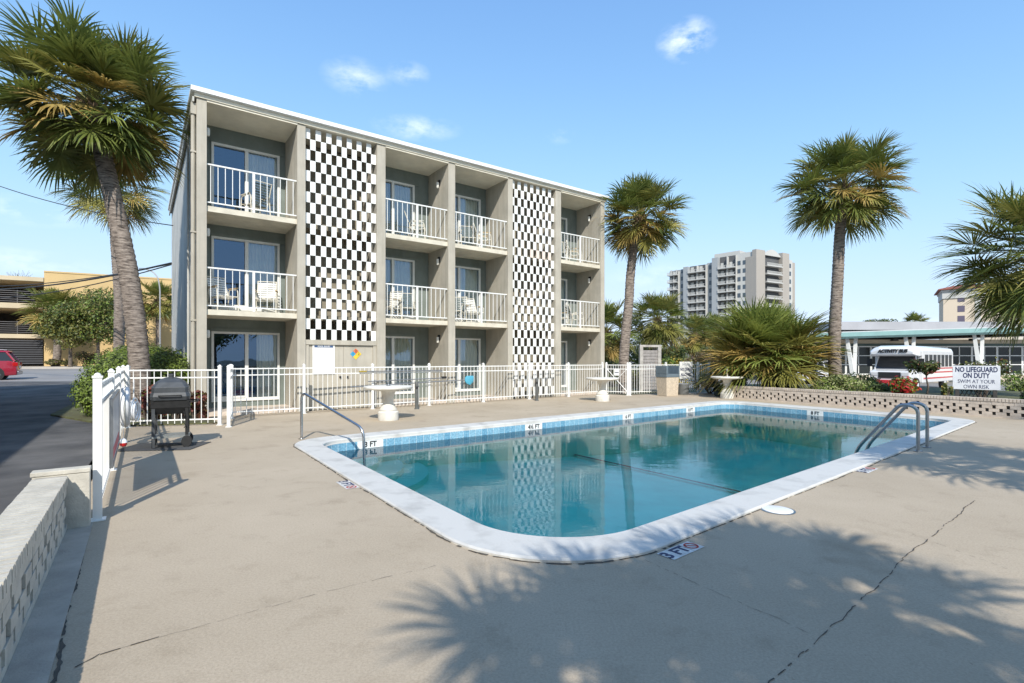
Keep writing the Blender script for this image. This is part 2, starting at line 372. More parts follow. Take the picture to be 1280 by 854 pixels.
# ================================================================== SETTING: ground
def rquad(P, rad, seg=14):                 # quad with rounded corners, counter-clockwise
    out = []; n = len(P)
    for i in range(n):
        a, b, c = P[i-1], P[i], P[(i+1) % n]
        u = (a-b).normalized(); v = (c-b).normalized(); ang = math.acos(max(-1, min(1, u.dot(v))))
        r = rad[i] if isinstance(rad, (list, tuple)) else rad
        t = r/math.tan(ang/2); cen = b+(u+v).normalized()*(r/math.sin(ang/2))
        p0 = b+u*t-cen; p1 = b+v*t-cen
        a0 = math.atan2(p0.y, p0.x); a1 = math.atan2(p1.y, p1.x)
        da = (a1-a0+math.pi) % (2*math.pi)-math.pi
        for k in range(seg+1):
            q = a0+da*k/seg; out.append(Vector((cen.x+r*math.cos(q), cen.y+r*math.sin(q), 0)))
    return out
def inset(P, dist):
    n = len(P); L = []
    for i in range(n):
        a, b = P[i], P[(i+1) % n]; dd = (b-a).normalized(); nn = Vector((-dd.y, dd.x, 0)); L.append((a+nn*dist, dd))
    out = []
    for i in range(n):
        (a, da), (b, db) = L[i-1], L[i]
        det = da.x*(-db.y)+db.x*da.y
        s = ((b.x-a.x)*(-db.y)+db.x*(b.y-a.y))/det; out.append(a+da*s)
    return out
PQ = [Vector((.173, 3.115, 0)), Vector((11.03, 12.06, 0)), Vector((7.45, 17.91, 0)), Vector((-3.966, 8.99, 0))]
RAD = [1.15, .75, .75, .75]
ring_out = rquad(PQ, RAD)
ring_in = rquad(inset(PQ, .42), [.9, .55, .55, .5])
ring_wall = rquad(inset(PQ, .45), [.87, .52, .52, .47])
WZ = -.19

# deck sheet with the pool cut out
import bmesh
def face_with_hole(name, outer, hole, z, mat):
    bm = bmesh.new(); es = []
    for loop in (outer, hole):
        vs = [bm.verts.new((p[0], p[1], z)) for p in loop]
        for i in range(len(vs)): es.append(bm.edges.new((vs[i], vs[(i+1) % len(vs)])))
    bmesh.ops.triangle_fill(bm, use_beauty=True, edges=es)
    for f in bm.faces:
        if f.normal.z < 0: f.normal_flip()
    me = bpy.data.meshes.new(name); bm.to_mesh(me); bm.free(); me.materials.append(mat)
    o = bpy.data.objects.new(name, me); col.objects.link(o); return o
LW0 = Vector((-3.8, 4.38, 0))             # far end of the left wall (its pool side foot)
deck_outer = [LW0+NX*9, Vector((14, -4, 0)), Vector((19, 2, 0)), Vector((13.6, 10.95, 0)), Vector((7.9, 19.9, 0)), Vector((8.9, 22.9, 0)), Vector((4.6, 20.7, 0)),
              Vector((3.9, 21.4, 0)), Vector((-7.75, 12.9, 0)), Vector((-8.3, 10.85, 0)), LW0+Vector((-.1, .12, 0)), LW0+Vector((-.1, 0, 0))]
struct(face_with_hole('pool_deck', deck_outer, rquad(inset(PQ, .06), [1.1, .7, .7, .7]), 0, deck_m))
# asphalt lot on the left, rising gently to the street
b = MB()
ys = [-30, 14, 27.0]
b.add([(-60, -30, -.012), (-.5, -30, -.012), (-.5, 1, -.012), (-3.95, 4.3, -.012), (-8.4, 10.8, -.012), (-5.0, 14, -.012), (-60, 14, -.012)], [(0, 1, 2, 3, 4, 5, 6)])
b.add([(-60, 14, -.012), (-5, 14, -.012), (-5, 27.2, .26), (-60, 27.2, .26)], [(0, 1, 2, 3)])
struct(b.build('parking_lot', asphalt))
b = MB(); b.add([(-90, 27.2, .262), (-5, 27.2, .262), (-5, 48, .68), (-90, 40, .52)], [(0, 1, 2, 3)]); struct(b.build('street', asphalt2))
b = MB()
b.add([(-90, 40, .52), (-5, 48, .68), (-5, 48, .80), (-90, 40, .64)], [(0, 1, 2, 3)])
b.add([(-90, 40, .64), (-5, 48, .80), (-5, 75, .9), (-90, 75, .9)], [(0, 1, 2, 3)]); struct(b.build('pavement', paving))
# right-hand car park, lower than the pool deck
b = MB(); b.add([(-4.5, 22.9, -.3), (8.5, 22.6, -.3), (14.0, 11.2, -.3), (19.5, 2.2, -.3), (13.8, -4.2, -.3), (13.8, -30, -.3), (300, -30, -.3), (400, 400, -.3), (-60, 400, -.3), (-4.5, 60, -.3)], [(0, 1, 2, 3, 4, 5, 6, 7, 8, 9)]); struct(b.build('car_park', asphalt2))
b = MB(); b.bx(-1500, 1500, -600, 2000, -2.5, -1.6); struct(b.build('ground', earth))
# planting bed behind the low right wall and beyond the far fence
b = MB(); b.prism([(8.3, 19.75), (14.1, 10.6), (20.5, 13.5), (17.5, 21.5), (12.2, 24.5), (9.2, 23.4)], -.5, .27); struct(b.build('planting_bed', soil))
b = MB(); b.prism([(4.0, 21.3), (4.7, 20.75), (8.9, 22.95), (9.0, 34), (1.0, 34), (-2, 26)], -.5, -.004); struct(b.build('lawn', soil))
b = MB(); b.prism([(-8.45, 10.95), (-6.6, 11.5), (-7.7, 12.8), (-14, 21.5), (-16.5, 20), (-11.9, 13.2)], -.3, .03); struct(b.build('flower_bed', soil))

# joints and cracks in the deck
jm = M('joint_dirt', (.085, .075, .06), .95, .3, 10)
def crack(pts, wd, gap=0.0, name='deck_joint', seed=1):
    r_ = random.Random(seed); b = MB(); 
    for (p, q) in zip(pts[:-1], pts[1:]):
        L = (q-p).length; n = max(2, int(L/.035)); t = (q-p).normalized(); s = Vector((-t.y, t.x, 0)); off = 0; prev = None
        for i in range(n+1):
            c = p+t*(L*i/n); off = off*.88+r_.uniform(-1, 1)*.006
            ww = wd*r_.uniform(.35, 1.25); cur = (c+s*(off+ww), c+s*(off-ww))
            if prev and r_.random() > gap:
                b.add([(*prev[0][:2], .0035), (*prev[1][:2], .0035), (*cur[1][:2], .0035), (*cur[0][:2], .0035)], [(0, 1, 2, 3)])
            prev = cur
    return struct(b.build(name, jm))
crack([G(1218, 626), G(1130, 700)], .0045, .10, seed=2)
crack([G(1130, 700), G(1005, 815), G(955, 862)], .003, .2, seed=3)
crack([G(802, 698), G(870, 730), G(1011, 792)], .0016, .2, seed=4)
crack([G(545, 707), G(340, 758), G(130, 815)], .0013, .25, seed=5)
crack([G(210, 793), G(125, 818), G(95, 835)], .004, .2, seed=6)
crack([G(111, 664), G(92, 735), G(66, 854), G(55, 900)], .011, .05, seed=7)
crack([G(1280, 720), G(1140, 668)], .0015, .5, seed=8)
crack([G(590, 520), G(700, 509), G(760, 512)], .006, .5, seed=9)
def ring_crack(seg, wd, gap, seed):
    crack(seg, wd, gap, 'coping_joint', seed)
ro = rquad(inset(PQ, -.012), RAD)
ring_crack(ro+[ro[0]], .011, .12, 11)

# ================================================================== SWIMMING POOL
pool = thing('swimming_pool', 'long in-ground swimming pool with wide white coping and blue waterline tiles', 'swimming pool')
def ring(b, lo, hi, mi=0):                 # lo, hi : (ring points, z)
    n = len(lo[0]); vs = [(p.x, p.y, lo[1]) for p in lo[0]]+[(p.x, p.y, hi[1]) for p in hi[0]]
    b.add(vs, [(i, (i+1) % n, n+(i+1) % n, n+i) for i in range(n)], mi)
b = MB()
mid1 = rquad(inset(PQ, .015), RAD); mid2 = rquad(inset(PQ, .395), [.92, .57, .57, .52])
ring(b, (ring_out, -.02), (ring_out, .016)); ring(b, (ring_out, .016), (mid1, .028)); ring(b, (mid1, .028), (mid2, .020)); ring(b, (mid2, .02), (ring_in, .004))
ring(b, (ring_in, .004), (ring_in, -.05)); ring(b, (ring_in, -.05), (ring_wall, -.05))
# dark lines where the coping is jointed
for i in range(4):
    a, c = PQ[i], PQ[(i+1) % 4]; L = (c-a).length; t = (c-a)/L; s = Vector((-t.y, t.x, 0)); x = 1.4
    while x < L-1.2:
        p = a+t*x; b.add([p+s*.02+t*.0012+Vector((0,0,.0292)), p+s*.02-t*.0012+Vector((0,0,.0292)), p+s*.39-t*.0012+Vector((0,0,.0212)), p+s*.39+t*.0012+Vector((0,0,.0212))], [(0, 1, 2, 3)], 1); x += .93
cop = b.build('coping', [coping_m, M('seam_grey', (.45, .45, .46), .8, .1, 5)], pool)
def uvring(name, pts, z0, z1, mat, par):
    me = bpy.data.meshes.new(name); n = len(pts); vs = [(p.x, p.y, z0) for p in pts]+[(p.x, p.y, z1) for p in pts]
    fs = [((i+1) % n, i, n+i, n+(i+1) % n) for i in range(n)]
    me.from_pydata(vs, [], fs); uv = me.uv_layers.new(); s = [0]
    for i in range(n): s.append(s[-1]+(pts[(i+1) % n]-pts[i]).length)
    for i, pl in enumerate(me.polygons):
        for j, q in enumerate([(s[i+1], z0), (s[i], z0), (s[i], z1), (s[i+1], z1)]): uv.data[pl.loop_indices[j]].uv = (q[0], q[1]+.36)
    me.materials.append(mat); o = bpy.data.objects.new(name, me); col.objects.link(o); o.parent = par; return o
tile_ring = rquad(inset(PQ, .458), [.86, .51, .51, .46])
uvring('tile_band', tile_ring, -.36, -.05, tile_m, pool)
def fz(p):                                 # pool floor, shallow left to deep right
    t = (p-PQ[0]).dot((PQ[1]-PQ[0]).normalized())
    return -.19-.50-.42*max(0, min(1, (t-3.5)/5.5))
b = MB(); n = len(ring_wall)
b.add([(p.x, p.y, -.3) for p in ring_wall]+[(p.x, p.y, fz(p)-.25) for p in ring_wall], [((i+1) % n, i, n+i, n+(i+1) % n) for i in range(n)])
cx = sum((p for p in ring_wall), Vector())/n
ld = (PQ[1]-PQ[0]).normalized(); sdv = Vector((-ld.y, ld.x, 0))
# floor grid as a fan of strips so that the slope breaks lie right
flo = [(p.x, p.y, fz(p)) for p in ring_wall]
bm_f = MB(); bm_f.add(flo, [tuple(range(n))]); 
basin = b.build('basin', plaster, pool)
def strip_floor(name, off, mat_list, par, flip=False):
    A, B_, C_, D_ = inset(PQ, .44)
    m2 = MB(); K = 24
    for k in range(K):
        t0, t1 = k/K, (k+1)/K
        q = [A.lerp(B_, t0), A.lerp(B_, t1), D_.lerp(C_, t1), D_.lerp(C_, t0)]
        m2.add([(p.x, p.y, fz(p)+off) for p in q], [(0, 1, 2, 3)] if not flip else [(3, 2, 1, 0)])
    return m2.build(name, mat_list, par)
strip_floor('pool_floor', 0, plaster, pool)
# dark line across the floor at the slope break
b = MB(); p0 = G(697, 553, -.71); p1 = G(948, 607, -.71); t = (p1-p0).normalized(); s = Vector((-t.y, t.x, 0))*.05
m0 = p0-t*.4; m1 = p1+t*.6
b.add([(*(m0+s)[:2], fz(m0)+.05), (*(m0-s)[:2], fz(m0)+.05), (*(m1-s)[:2], fz(m1)+.05), (*(m1+s)[:2], fz(m1)+.05)], [(0, 1, 2, 3)]); b.build('floor_line', M('dark_blue_tile', (.01, .04, .07), .4, .1, 5), pool)
# entry steps in the far left corner
b = MB()
iq = inset(PQ, .46); c3 = iq[3]; e1 = (iq[2]-iq[3]).normalized(); e2 = (iq[0]-iq[3]).normalized()
for k, (a_, z_) in enumerate([(1.0, -.36), (1.45, -.47), (1.9, -.58)]):
    pts = [c3+e1*.02+e2*.02]
    for j in range(13):
        an = j/12*math.pi/2; pts.append(c3+(e2*math.cos(an)+e1*math.sin(an))*a_)
    b.prism([(p.x, p.y) for p in pts], -.72, z_)
b.build('steps', plaster, pool)
# water: closed body, surface rippled
wr = rquad(inset(PQ, .463), [.855, .505, .505, .455]); n = len(wr)
b = MB(); vs = [(p.x, p.y, WZ) for p in wr]+[(p.x, p.y, -.66) for p in wr]
b.add(vs, [tuple(range(n))], 0); b.f.append(tuple(range(2*n-1, n-1, -1))); b.m.append(1)
for i in range(n): b.f.append(((i+1) % n, i, n+i, n+(i+1) % n)); b.m.append(1)
struct(b.build('pool_water', [water_top, water_side]))

# depth markers
def marker_wall(px, py, body, right, nrm, wd, lab=True):
    # find the point on the tile plane under this pixel
    edge0, edge1 = (tile_far if nrm == 'far' else tile_right)
    d_ = (edge1-edge0); rx = (px-640)/FP
    s = (rx*edge0.y-edge0.x)/(d_.x-rx*d_.y); p = edge0+d_*s
    t = d_.normalized(); nv = Vector((t.y, -t.x, 0))
    if nv.dot(Vector((0, -1, 0))) < 0: nv = -nv
    rt = Vector((-nv.y, nv.x, 0))
    m = MB(); q = p+nv*.006
    m.add([q-rt*wd/2+Vector((0,0,-.188)), q+rt*wd/2+Vector((0,0,-.188)), q+rt*wd/2+Vector((0,0,-.052)), q-rt*wd/2+Vector((0,0,-.052))], [(0, 1, 2, 3)])
    o = m.build('depth_marker', white, pool)
    text(body, .135, (rt, (0, 0, 1), nv), o, inkblack, q+nv*.003+Vector((0, 0, -.122)), 'numerals', offset=.004, xs=.95)
tq = inset(PQ, .458); tile_far = (tq[3], tq[2]); tile_right = (tq[2], tq[1])
marker_wall(463, 551, '3 FT', None, 'far', .5); marker_wall(667, 530, '4½ FT', None, 'far', .52)
marker_wall(785, 518, '6 FT', None, 'far', .46); marker_wall(863, 509, '8 FT', None, 'far', .46); marker_wall(1019, 518, '8 FT', None, 'right', .46)
def marker_deck(px, py, right, body='3 FT'):
    p = G(px, py); r_ = right.normalized(); u = Vector((-r_.y, r_.x, 0))
    m = MB(); q = p+Vector((0, 0, .004)); m.add([q-r_*.19-u*.075, q+r_*.08-u*.075, q+r_*.08+u*.075, q-r_*.19+u*.075], [(0, 1, 2, 3)])
    m.add([q+r_*.085-u*.075, q+r_*.22-u*.075, q+r_*.22+u*.075, q+r_*.085+u*.075], [(0, 1, 2, 3)])
    o = m.build('depth_marker', M('worn_white_tile', (.60, .59, .56), .5, .2, 12), pool)
    text(body, .15, (r_, u, (0, 0, 1)), o, navy, q+Vector((0, 0, .002))-r_*.055, 'numerals', offset=.004, ext=.0008)
    m = MB(); c_ = q+r_*.152+Vector((0, 0, .0025)); 
    for k in range(20):
        a0, a1 = 2*math.pi*k/20, 2*math.pi*(k+1)/20
        P_ = lambda a, rr: c_+(r_*math.cos(a)+u*math.sin(a))*rr
        m.add([P_(a0, .042), P_(a0, .058), P_(a1, .058), P_(a1, .042)], [(0, 1, 2, 3)])
    a = (r_+u).normalized(); bb = (r_-u).normalized()
    m.add([c_-bb*.05-a*.007, c_+bb*.05-a*.007, c_+bb*.05+a*.007, c_-bb*.05+a*.007], [(0, 1, 2, 3)])
    m.build('no_diving_symbol', redink, o)
marker_deck(850, 689, PQ[1]-PQ[0]); marker_deck(434, 606, PQ[0]-PQ[3]); marker_deck(1083, 588, PQ[1]-PQ[0])
# skimmer cover on the deck
b = MB(); b.lathe([(.135, .0), (.135, .008), (.125, .012), (.02, .013)], G(972, 638), 32)
sk = b.build('skimmer_cover', white, None, True); tag(sk, 'round white skimmer lid set in the deck beside the coping', 'lid')
b = MB(); b.lathe([(.155, .002), (.155, .005), (.137, .006)], G(972, 638), 32); b.build('rim', dull_steel, sk, True)
def smooth_path(pts, k=6, rad=.12):        # round the inner corners of a polyline
    pts = [Vector(p) for p in pts]; out = [pts[0]]
    for i in range(1, len(pts)-1):
        a, b_, c_ = pts[i-1], pts[i], pts[i+1]; r_ = min(rad, (a-b_).length*.48, (c_-b_).length*.48)
        p0 = b_+(a-b_).normalized()*r_; p1 = b_+(c_-b_).normalized()*r_
        for j in range(k+1):
            t = j/k; out.append(p0*(1-t)**2+b_*2*t*(1-t)+p1*t*t)
    out.append(pts[-1]); return out
# hand rail at the steps
hr = thing('pool_handrail', 'single bent steel handrail leading down the pool steps', 'handrail', G(377, 549))
o0 = G(377, 549)
b = MB(); b.tube(smooth_path([(0, 0, 0), (0, 0, .86), (1.36, -.83, .30), (1.40, -.86, -.62)], 8, .16), .024, 14); b.build('rail', steel, hr, True)
b = MB(); b.lathe([(.055, .001), (.055, .012), (.03, .02)], (0, 0, 0), 20); b.build('floor_flange', steel, hr, True)
# ladder
l0 = G(1147.6, 564.5); ladder = thing('pool_ladder', 'pair of arched steel ladder rails at the deep end coping', 'ladder', l0)
lt = (PQ[1]-PQ[0]).normalized(); li = Vector((-lt.y, lt.x, 0))
for k in (0, 1):
    o_ = lt*.56*k; b = MB()
    b.tube(smooth_path([o_, o_+Vector((0, 0, .69)), o_+li*.22+Vector((0, 0, .74)), o_+li*.86+Vector((0, 0, -.1)), o_+li*.9+Vector((0, 0, -.60))], 8, .2), .026, 14); b.build('rail', dull_steel, ladder, True)
    b = MB(); b.lathe([(.06, .001), (.06, .012), (.032, .02)], o_, 20); b.build('floor_flange', dull_steel, ladder, True)
b = MB()
for z in (-.28, -.5): b.tube([li*.87+Vector((0, 0, z)), li*.87+lt*.56+Vector((0, 0, z))], .025, 8)
b.build('rung', dull_steel, ladder, True)
print('POOL OK')
#PART2
# ================================================================== HOTEL
F0 = Vector((-7.83, 12.71, 0))
hotel = thing('motel_building', 'three storey beige motel with balconies and two checkered white block screens', 'motel', F0, BROT)
DEP = 1.45; HT = 8.15; BK = 12.5; LEN = 14.42
PIER = [(0, .22), (2.37, 2.59), (4.65, 4.92), (7.09, 7.35), (9.51, 9.72), (11.75, 12.03), (14.20, 14.42)]
BAYS = [(.22, 2.37, 'A'), (4.92, 7.09, 'B'), (7.35, 9.51, 'C'), (12.03, 14.20, 'D')]
SCR = [(2.59, 4.65, 2.0), (9.72, 11.75, .12)]
SLZ = [(2.57, 2.71), (5.18, 5.32)]         # balcony slabs
for a, c in PIER:
    b = MB(); b.bx(a, c, 0, DEP, -.3, 7.95); b.build('pier', stucco, hotel, bevel=.008)
b = MB(); b.bx(.01, .2, DEP+.002, BK, -.3, 7.94); b.build('side_wall', stucco_side, hotel)
b = MB(); b.bx(14.21, 14.41, DEP+.002, BK, -.3, 7.94); b.build('side_wall', stucco_side, hotel)
b = MB(); b.bx(.2, 14.2, BK-.2, BK-.002, -.3, 7.94); b.build('rear_wall', stucco_side, hotel)
b = MB(); b.bx(-.05, 14.47, -.04, BK+.05, 7.952, 8.08); b.build('roof', soffit, hotel)
b = MB(); b.bx(-.1, 14.52, -.10, -.042, 8.05, 8.14); b.bx(-.1, -.052, -.042, BK+.1, 8.05, 8.14); b.bx(14.472, 14.52, -.042, BK+.1, 8.05, 8.14)
b.bx(-.1, 14.52, -.042, BK+.1, 8.083, 8.12)
fas = b.build('roof_fascia', white, hotel)
b = MB(); b.bx(-.13, 14.55, -.14, -.102, 8.06, 8.17); b.bx(-.13, -.102, -.102, BK, 8.06, 8.17); b.build('drip_edge', M('bright_flashing', (.80, .80, .79), .5, .05, 2), fas)
b = MB(); b.bx(-.09, -.052, -.02, BK, 7.83, 7.95); b.build('gutter', stucco_side, hotel)
b = MB(); b.tube([(-.07, .12, .15), (-.07, .12, 7.75)], .045, 10); b.bx(-.12, -.003, .05, .19, 7.55, 7.82)
for z in (.5, 2.4, 4.6, 6.6): b.bx(-.125, -.002, .065, .175, z, z+.04)
b.build('downspout', stucco, hotel)
b = MB(); b.tube([(-.035, 2.2, .1), (-.035, 2.2, 7.9)], .025, 8); b.build('conduit', stucco_side, hotel)

def sliding_door(x0, x1, z0, z1, yb):
    fr = MB(); t = .06; y0, y1 = yb-.05, yb+.05; xm = (x0+x1)/2
    for (a, c, d_, e) in [(x0, x1, z1-t, z1), (x0, x1, z0, z0+t+.03), (x0, x0+t, z0+t+.03, z1-t), (x1-t, x1, z0+t+.03, z1-t), (xm-.045, xm+.045, z0+t+.03, z1-t)]:
        fr.bx(a, c, y0, y1, d_, e)
    # sliding leaf stiles sit a little proud
    fr.bx(x0+t+.002, xm-.047, y0-.015, y0-.002, z0+t+.032, z0+t+.09)
    d_ = fr.build('sliding_door', alu, hotel)
    for (a, c) in [(x0+t, xm-.045), (xm+.045, x1-t)]:
        g = MB(); g.add([(a, yb+.02, z0+t+.03), (c, yb+.02, z0+t+.03), (c, yb+.02, z1-t), (a, yb+.02, z1-t)], [(0, 1, 2, 3)]); g.build('glass_pane', pane_m, d_)
    return d_
def curtain_mesh(x0, x1, z0, z1, y, mat, par, amp=.035, folds=9):
    m = MB(); n = folds*6; vs = []; fs = []
    for i in range(n+1):
        x = x0+(x1-x0)*i/n; yy = y+amp*math.sin(i/6*2*math.pi)+rnd.uniform(-.006, .006)
        vs += [(x, yy, z0), (x, yy+.01*math.sin(i*1.3), z1)]
    for i in range(n): fs.append((2*i, 2*i+2, 2*i+3, 2*i+1))
    m.add(vs, fs); return m.build('curtain', mat, par, smooth='all')
lvl = [(.26, 2.22, 0, 2.57), (2.83, 4.86, 2.71, 5.18), (5.44, 7.46, 5.32, 7.95)]
DOORX = {'A': (.24, 1.99), 'B': (-.2, 1.63), 'C': (.0, 1.9), 'D': (-.35, 1.6)}
for (x0, x1, nm) in BAYS:
    da, dc = DOORX[nm]; da, dc = x0+max(da, .06), x0+dc
    for fl, (z0, z1, f0, f1) in enumerate(lvl):
        bw = MB(); y0, y1 = DEP+.004, DEP+.16
        bw.bx(x0, da, y0, y1, f0, f1); bw.bx(dc, x1, y0, y1, f0, f1); bw.bx(da, dc, y0, y1, z1, f1); bw.bx(da, dc, y0, y1, f0, z0)
        # raised band over the door and beside it
        bw.bx(da-.02, min(dc+.16, x1-.01), y0-.03, y0-.002, z1+.002, z1+.09)
        bw.build('recessed_wall', slate, hotel)
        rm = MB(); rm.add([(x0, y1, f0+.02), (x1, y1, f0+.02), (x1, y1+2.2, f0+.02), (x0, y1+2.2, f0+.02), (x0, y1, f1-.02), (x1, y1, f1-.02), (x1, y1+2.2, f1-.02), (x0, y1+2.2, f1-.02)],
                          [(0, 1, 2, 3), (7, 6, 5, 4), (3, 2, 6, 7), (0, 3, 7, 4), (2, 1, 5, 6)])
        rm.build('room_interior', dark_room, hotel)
        dr = sliding_door(da, dc, z0, z1, DEP+.02); xm = (da+dc)/2
        if nm == 'A':
            curtain_mesh(xm+.0 if fl else xm+.28, dc-.05, z0+.06, z1-.04, DEP+.13, curtain, dr, folds=9 if fl else 6)
        else:
            curtain_mesh(da+.35 if fl == 2 else da+.1, dc-.05, z0+.06, z1-.04, DEP+.13, curtain, dr, folds=12)
    # slabs with a slightly proud lip
    for s0, s1 in SLZ:
        b = MB(); b.bx(x0, x1, .06, DEP+.003, s0, s1-.002); b.build('balcony_slab', M('slab_lifted_beige', (.62, .57, .46), .85, .12, 3), hotel)  # brighter than the stucco: lift for the shaded underside put into the colour
    b = MB(); b.bx(x0, x1, .10, DEP+.003, -.25, .10); b.build('door_step', brickp, hotel)
    b = MB(); b.bx(x0, x1, -.01, DEP+.003, 7.90, 7.951); b.build('balcony_ceiling', soffit, hotel)
    # railings
    for s0, s1 in SLZ:
        b = MB(); y = .09; zt = s1+1.07; zb = s1+.08
        b.bx(x0+.003, x1-.003, y-.022, y+.022, zt-.035, zt); b.bx(x0+.003, x1-.003, y-.016, y+.016, zb, zb+.03)
        n = 13
        for i in range(n):
            x = x0+.09+(x1-x0-.18)*i/(n-1)
            if i not in (6,): b.bx(x-.008, x+.008, y-.008, y+.008, zb+.03, zt-.035)
        rl = b.build('balcony_railing', white_metal, hotel)
        p = MB()
        for x in ((x0+x1)/2,): p.bx(x-.03, x+.03, y-.03, y+.03, s1-.002, zt-.036)
        p.build('railing_post', white_metal, rl)
# wall lights
for nm, side in (('A', 0), ('B', 1), ('D', 1)):
    x0, x1 = [(q[0], q[1]) for q in BAYS if q[2] == nm][0]
    for (z0, z1, f0, f1) in lvl:
        z = z1-.12; x = x1 if side else x0; s_ = -1 if side else 1; y = .62 if side else .5
        b = MB(); b.bx(min(x, x+s_*.05), max(x, x+s_*.05), y-.05, y+.05, z+.10, z+.17); b.bx(min(x, x+s_*.02), max(x, x+s_*.02), y-.045, y+.045, z-.02, z+.10)
        wl = b.build('wall_light', black, hotel)
        b = MB(); b.lathe([(.03, -.10), (.045, -.07), (.048, .06), (.04, .099)], (x+s_*.07, y, z), 14); b.build('lamp_glass', lampw, wl, True)
# block screens
for (x0, x1, zb) in SCR:
    zt = 7.93; nc = 14; cw = (x1-x0)/nc; rows = round((zt-zb)/.297); rh = (zt-zb)/rows
    b = MB()
    for r_ in range(rows):
        for c_ in range(nc):
            if (r_+c_+rows) % 2 == 1:
                g = .0; mi = 1 if (zb < 1 and (rows-1-r_) == 8 and c_ > 5) else 0
                jy = rnd.uniform(-.004, .004)
                b.bx(x0+c_*cw-g, x0+(c_+1)*cw+g, .10+jy, .112+jy, zb+r_*rh-g, zb+(r_+1)*rh+g, mi)
    b.build('breeze_block_screen', [blockwhite, M('pinkish_block', (.74, .63, .55), .6, .06, 3)], hotel)
    b = MB()
    b.bx(x0, x1, 1.30, 1.445, -.2, 7.9)
    for (q0, q1) in SLZ: b.bx(x0, x1, .30, 1.29, q0, q1)
    b.build('corridor_wall', M('olive_corridor_paint', (.27, .24, .18), .9, .12, 2), hotel)
x0, x1, zb = SCR[0]
b = MB(); b.bx(x0, x1, .03, .28, 1.86, 1.995); b.bx(x0, x0+.1, .05, .28, -.2, 1.858); b.bx(x1-.1, x1, .05, .28, -.2, 1.858); b.build('utility_wall', stucco, hotel)
xm = x0+1.08
for (a, c, s_) in ((x0+.104, xm-.004, 1), (xm+.004, x1-.104, -1)):
    b = MB(); b.bx(a, c, .09, .14, .02, 1.852)
    dr = b.build('utility_door', stucco, hotel)
    b = MB(); hx = c-.1 if s_ == 1 else a+.1; b.lathe([(.001, 0), (.03, .01), (.03, .045), (.012, .05)], (0, 0, 0), 12)
    b.v = [Vector((hx+v.x, .09-v.z, .93+v.y)) for v in b.v]; b.build('door_knob', black, dr, True)
BX, BZ, BN = DX, Vector((0, 0, 1)), NX
def hloc(x, y, z): return F0+DX*x-NX*y+Vector((0, 0, z))
# pool rules board
sg = thing('pool_rules_board', 'tall white pool rules board with blue heading on the utility door', 'sign', hloc(2.79, .085, 1.02), BROT)
b = MB(); b.bx(0, .62, -.02, -.002, 0, .86); b.build('board', white, sg)
b = MB(); b.bx(.05, .57, -.0235, -.0205, .76, .82); b.build('heading_band', M('heading_blue', (.05, .10, .22), .5, .05, 5), sg)
text('POOL RULES', .06, ((1, 0, 0), (0, 0, 1), (0, -1, 0)), sg, white, (.31, -.025, .79), 'heading', offset=.001)
b = MB(); r_ = random.Random(3)
for k in range(13):
    z = .70-k*.049; L = r_.uniform(.36, .5)
    if k == 12: L = .2
    x = .06
    while x < .06+L:
        ww = r_.uniform(.02, .06); b.bx(x, min(x+ww, .57), -.0225, -.0205, z, z+.011); x += ww+.012
b.build('fine_print', M('faded_print', (.50, .50, .44), .7, .1, 5), sg)
# hazard diamond
hd = thing('hazard_diamond', 'four-colour hazard diamond placard on the right utility door', 'sign', hloc(4.03, .085, 1.60), BROT)
for (cx_, cz_, c_, t_) in ((0, .085, (.62, .16, .06), '2'), (-.085, 0, (.05, .33, .55), '1'), (.085, 0, (.75, .52, .05), '2'), (0, -.085, (.75, .75, .72), '')):
    b = MB(); s_ = .083
    b.add([(cx_-s_, -.004, cz_), (cx_, -.004, cz_-s_), (cx_+s_, -.004, cz_), (cx_, -.004, cz_+s_)], [(0, 1, 2, 3)])
    q = b.build('quarter', M('hazard_%d' % int(c_[0]*100), c_, .5, .05, 5), hd)
    if t_: text(t_, .11, ((1, 0, 0), (0, 0, 1), (0, -1, 0)), q, inkblack, (cx_, -.006, cz_), 'numeral')

# balcony chairs
def make_chair(lab, strap):
    t = thing('strap_chair', lab, 'chair', group='patio chairs on the motel balconies')
    fb = MB()
    for s_ in (-1, 1):
        x = s_*.27
        fb.tube(smooth_path([(x, -.30, 0), (x, -.28, .40), (x, -.26, .60), (x, .18, .62), (x, .25, .0)], 5, .08), .014, 8)
        fb.tube(smooth_path([(x*.88, -.28, .40), (x*.88, .14, .34), (x*.88, .36, .95)], 5, .1), .014, 8)
    fb.tube([(-.25, .36, .95), (.25, .36, .95)], .014, 8); fb.tube([(-.25, -.28, .40), (.25, -.28, .40)], .014, 8); fb.tube([(-.27, .22, .22), (.27, .22, .22)], .01, 6)
    fb.build('frame', chairframe, t, True)
    sb = MB()
    for k in range(7):
        y = -.25+k*.058; z = .405-(y+.28)*.143; sb.bx(-.245, .245, y, y+.045, z, z+.006)
    sb.build('seat', strap, t)
    bb = MB()
    for k in range(8):
        f_ = .12+k*.105; y = .14+.22*f_; z = .34+.61*f_
        bb.add([(-.245, y-.012, z), (.245, y-.012, z), (.245, y+.004, z+.045), (-.245, y+.004, z+.045)], [(0, 1, 2, 3)])
    bb.build('backrest', strap, t)
    ab = MB()
    for s_ in (-1, 1):
        ab = MB(); ab.bx(s_*.27-.026, s_*.27+.026, -.26, .18, .632, .652); ab.build('armrest', strapy if strap is not strapg else chairframe, t)
    return t
chA = make_chair('', strapm); chB = make_chair('', strapg); usedA = usedB = False
floors = {2: 'second floor', 3: 'top floor'}
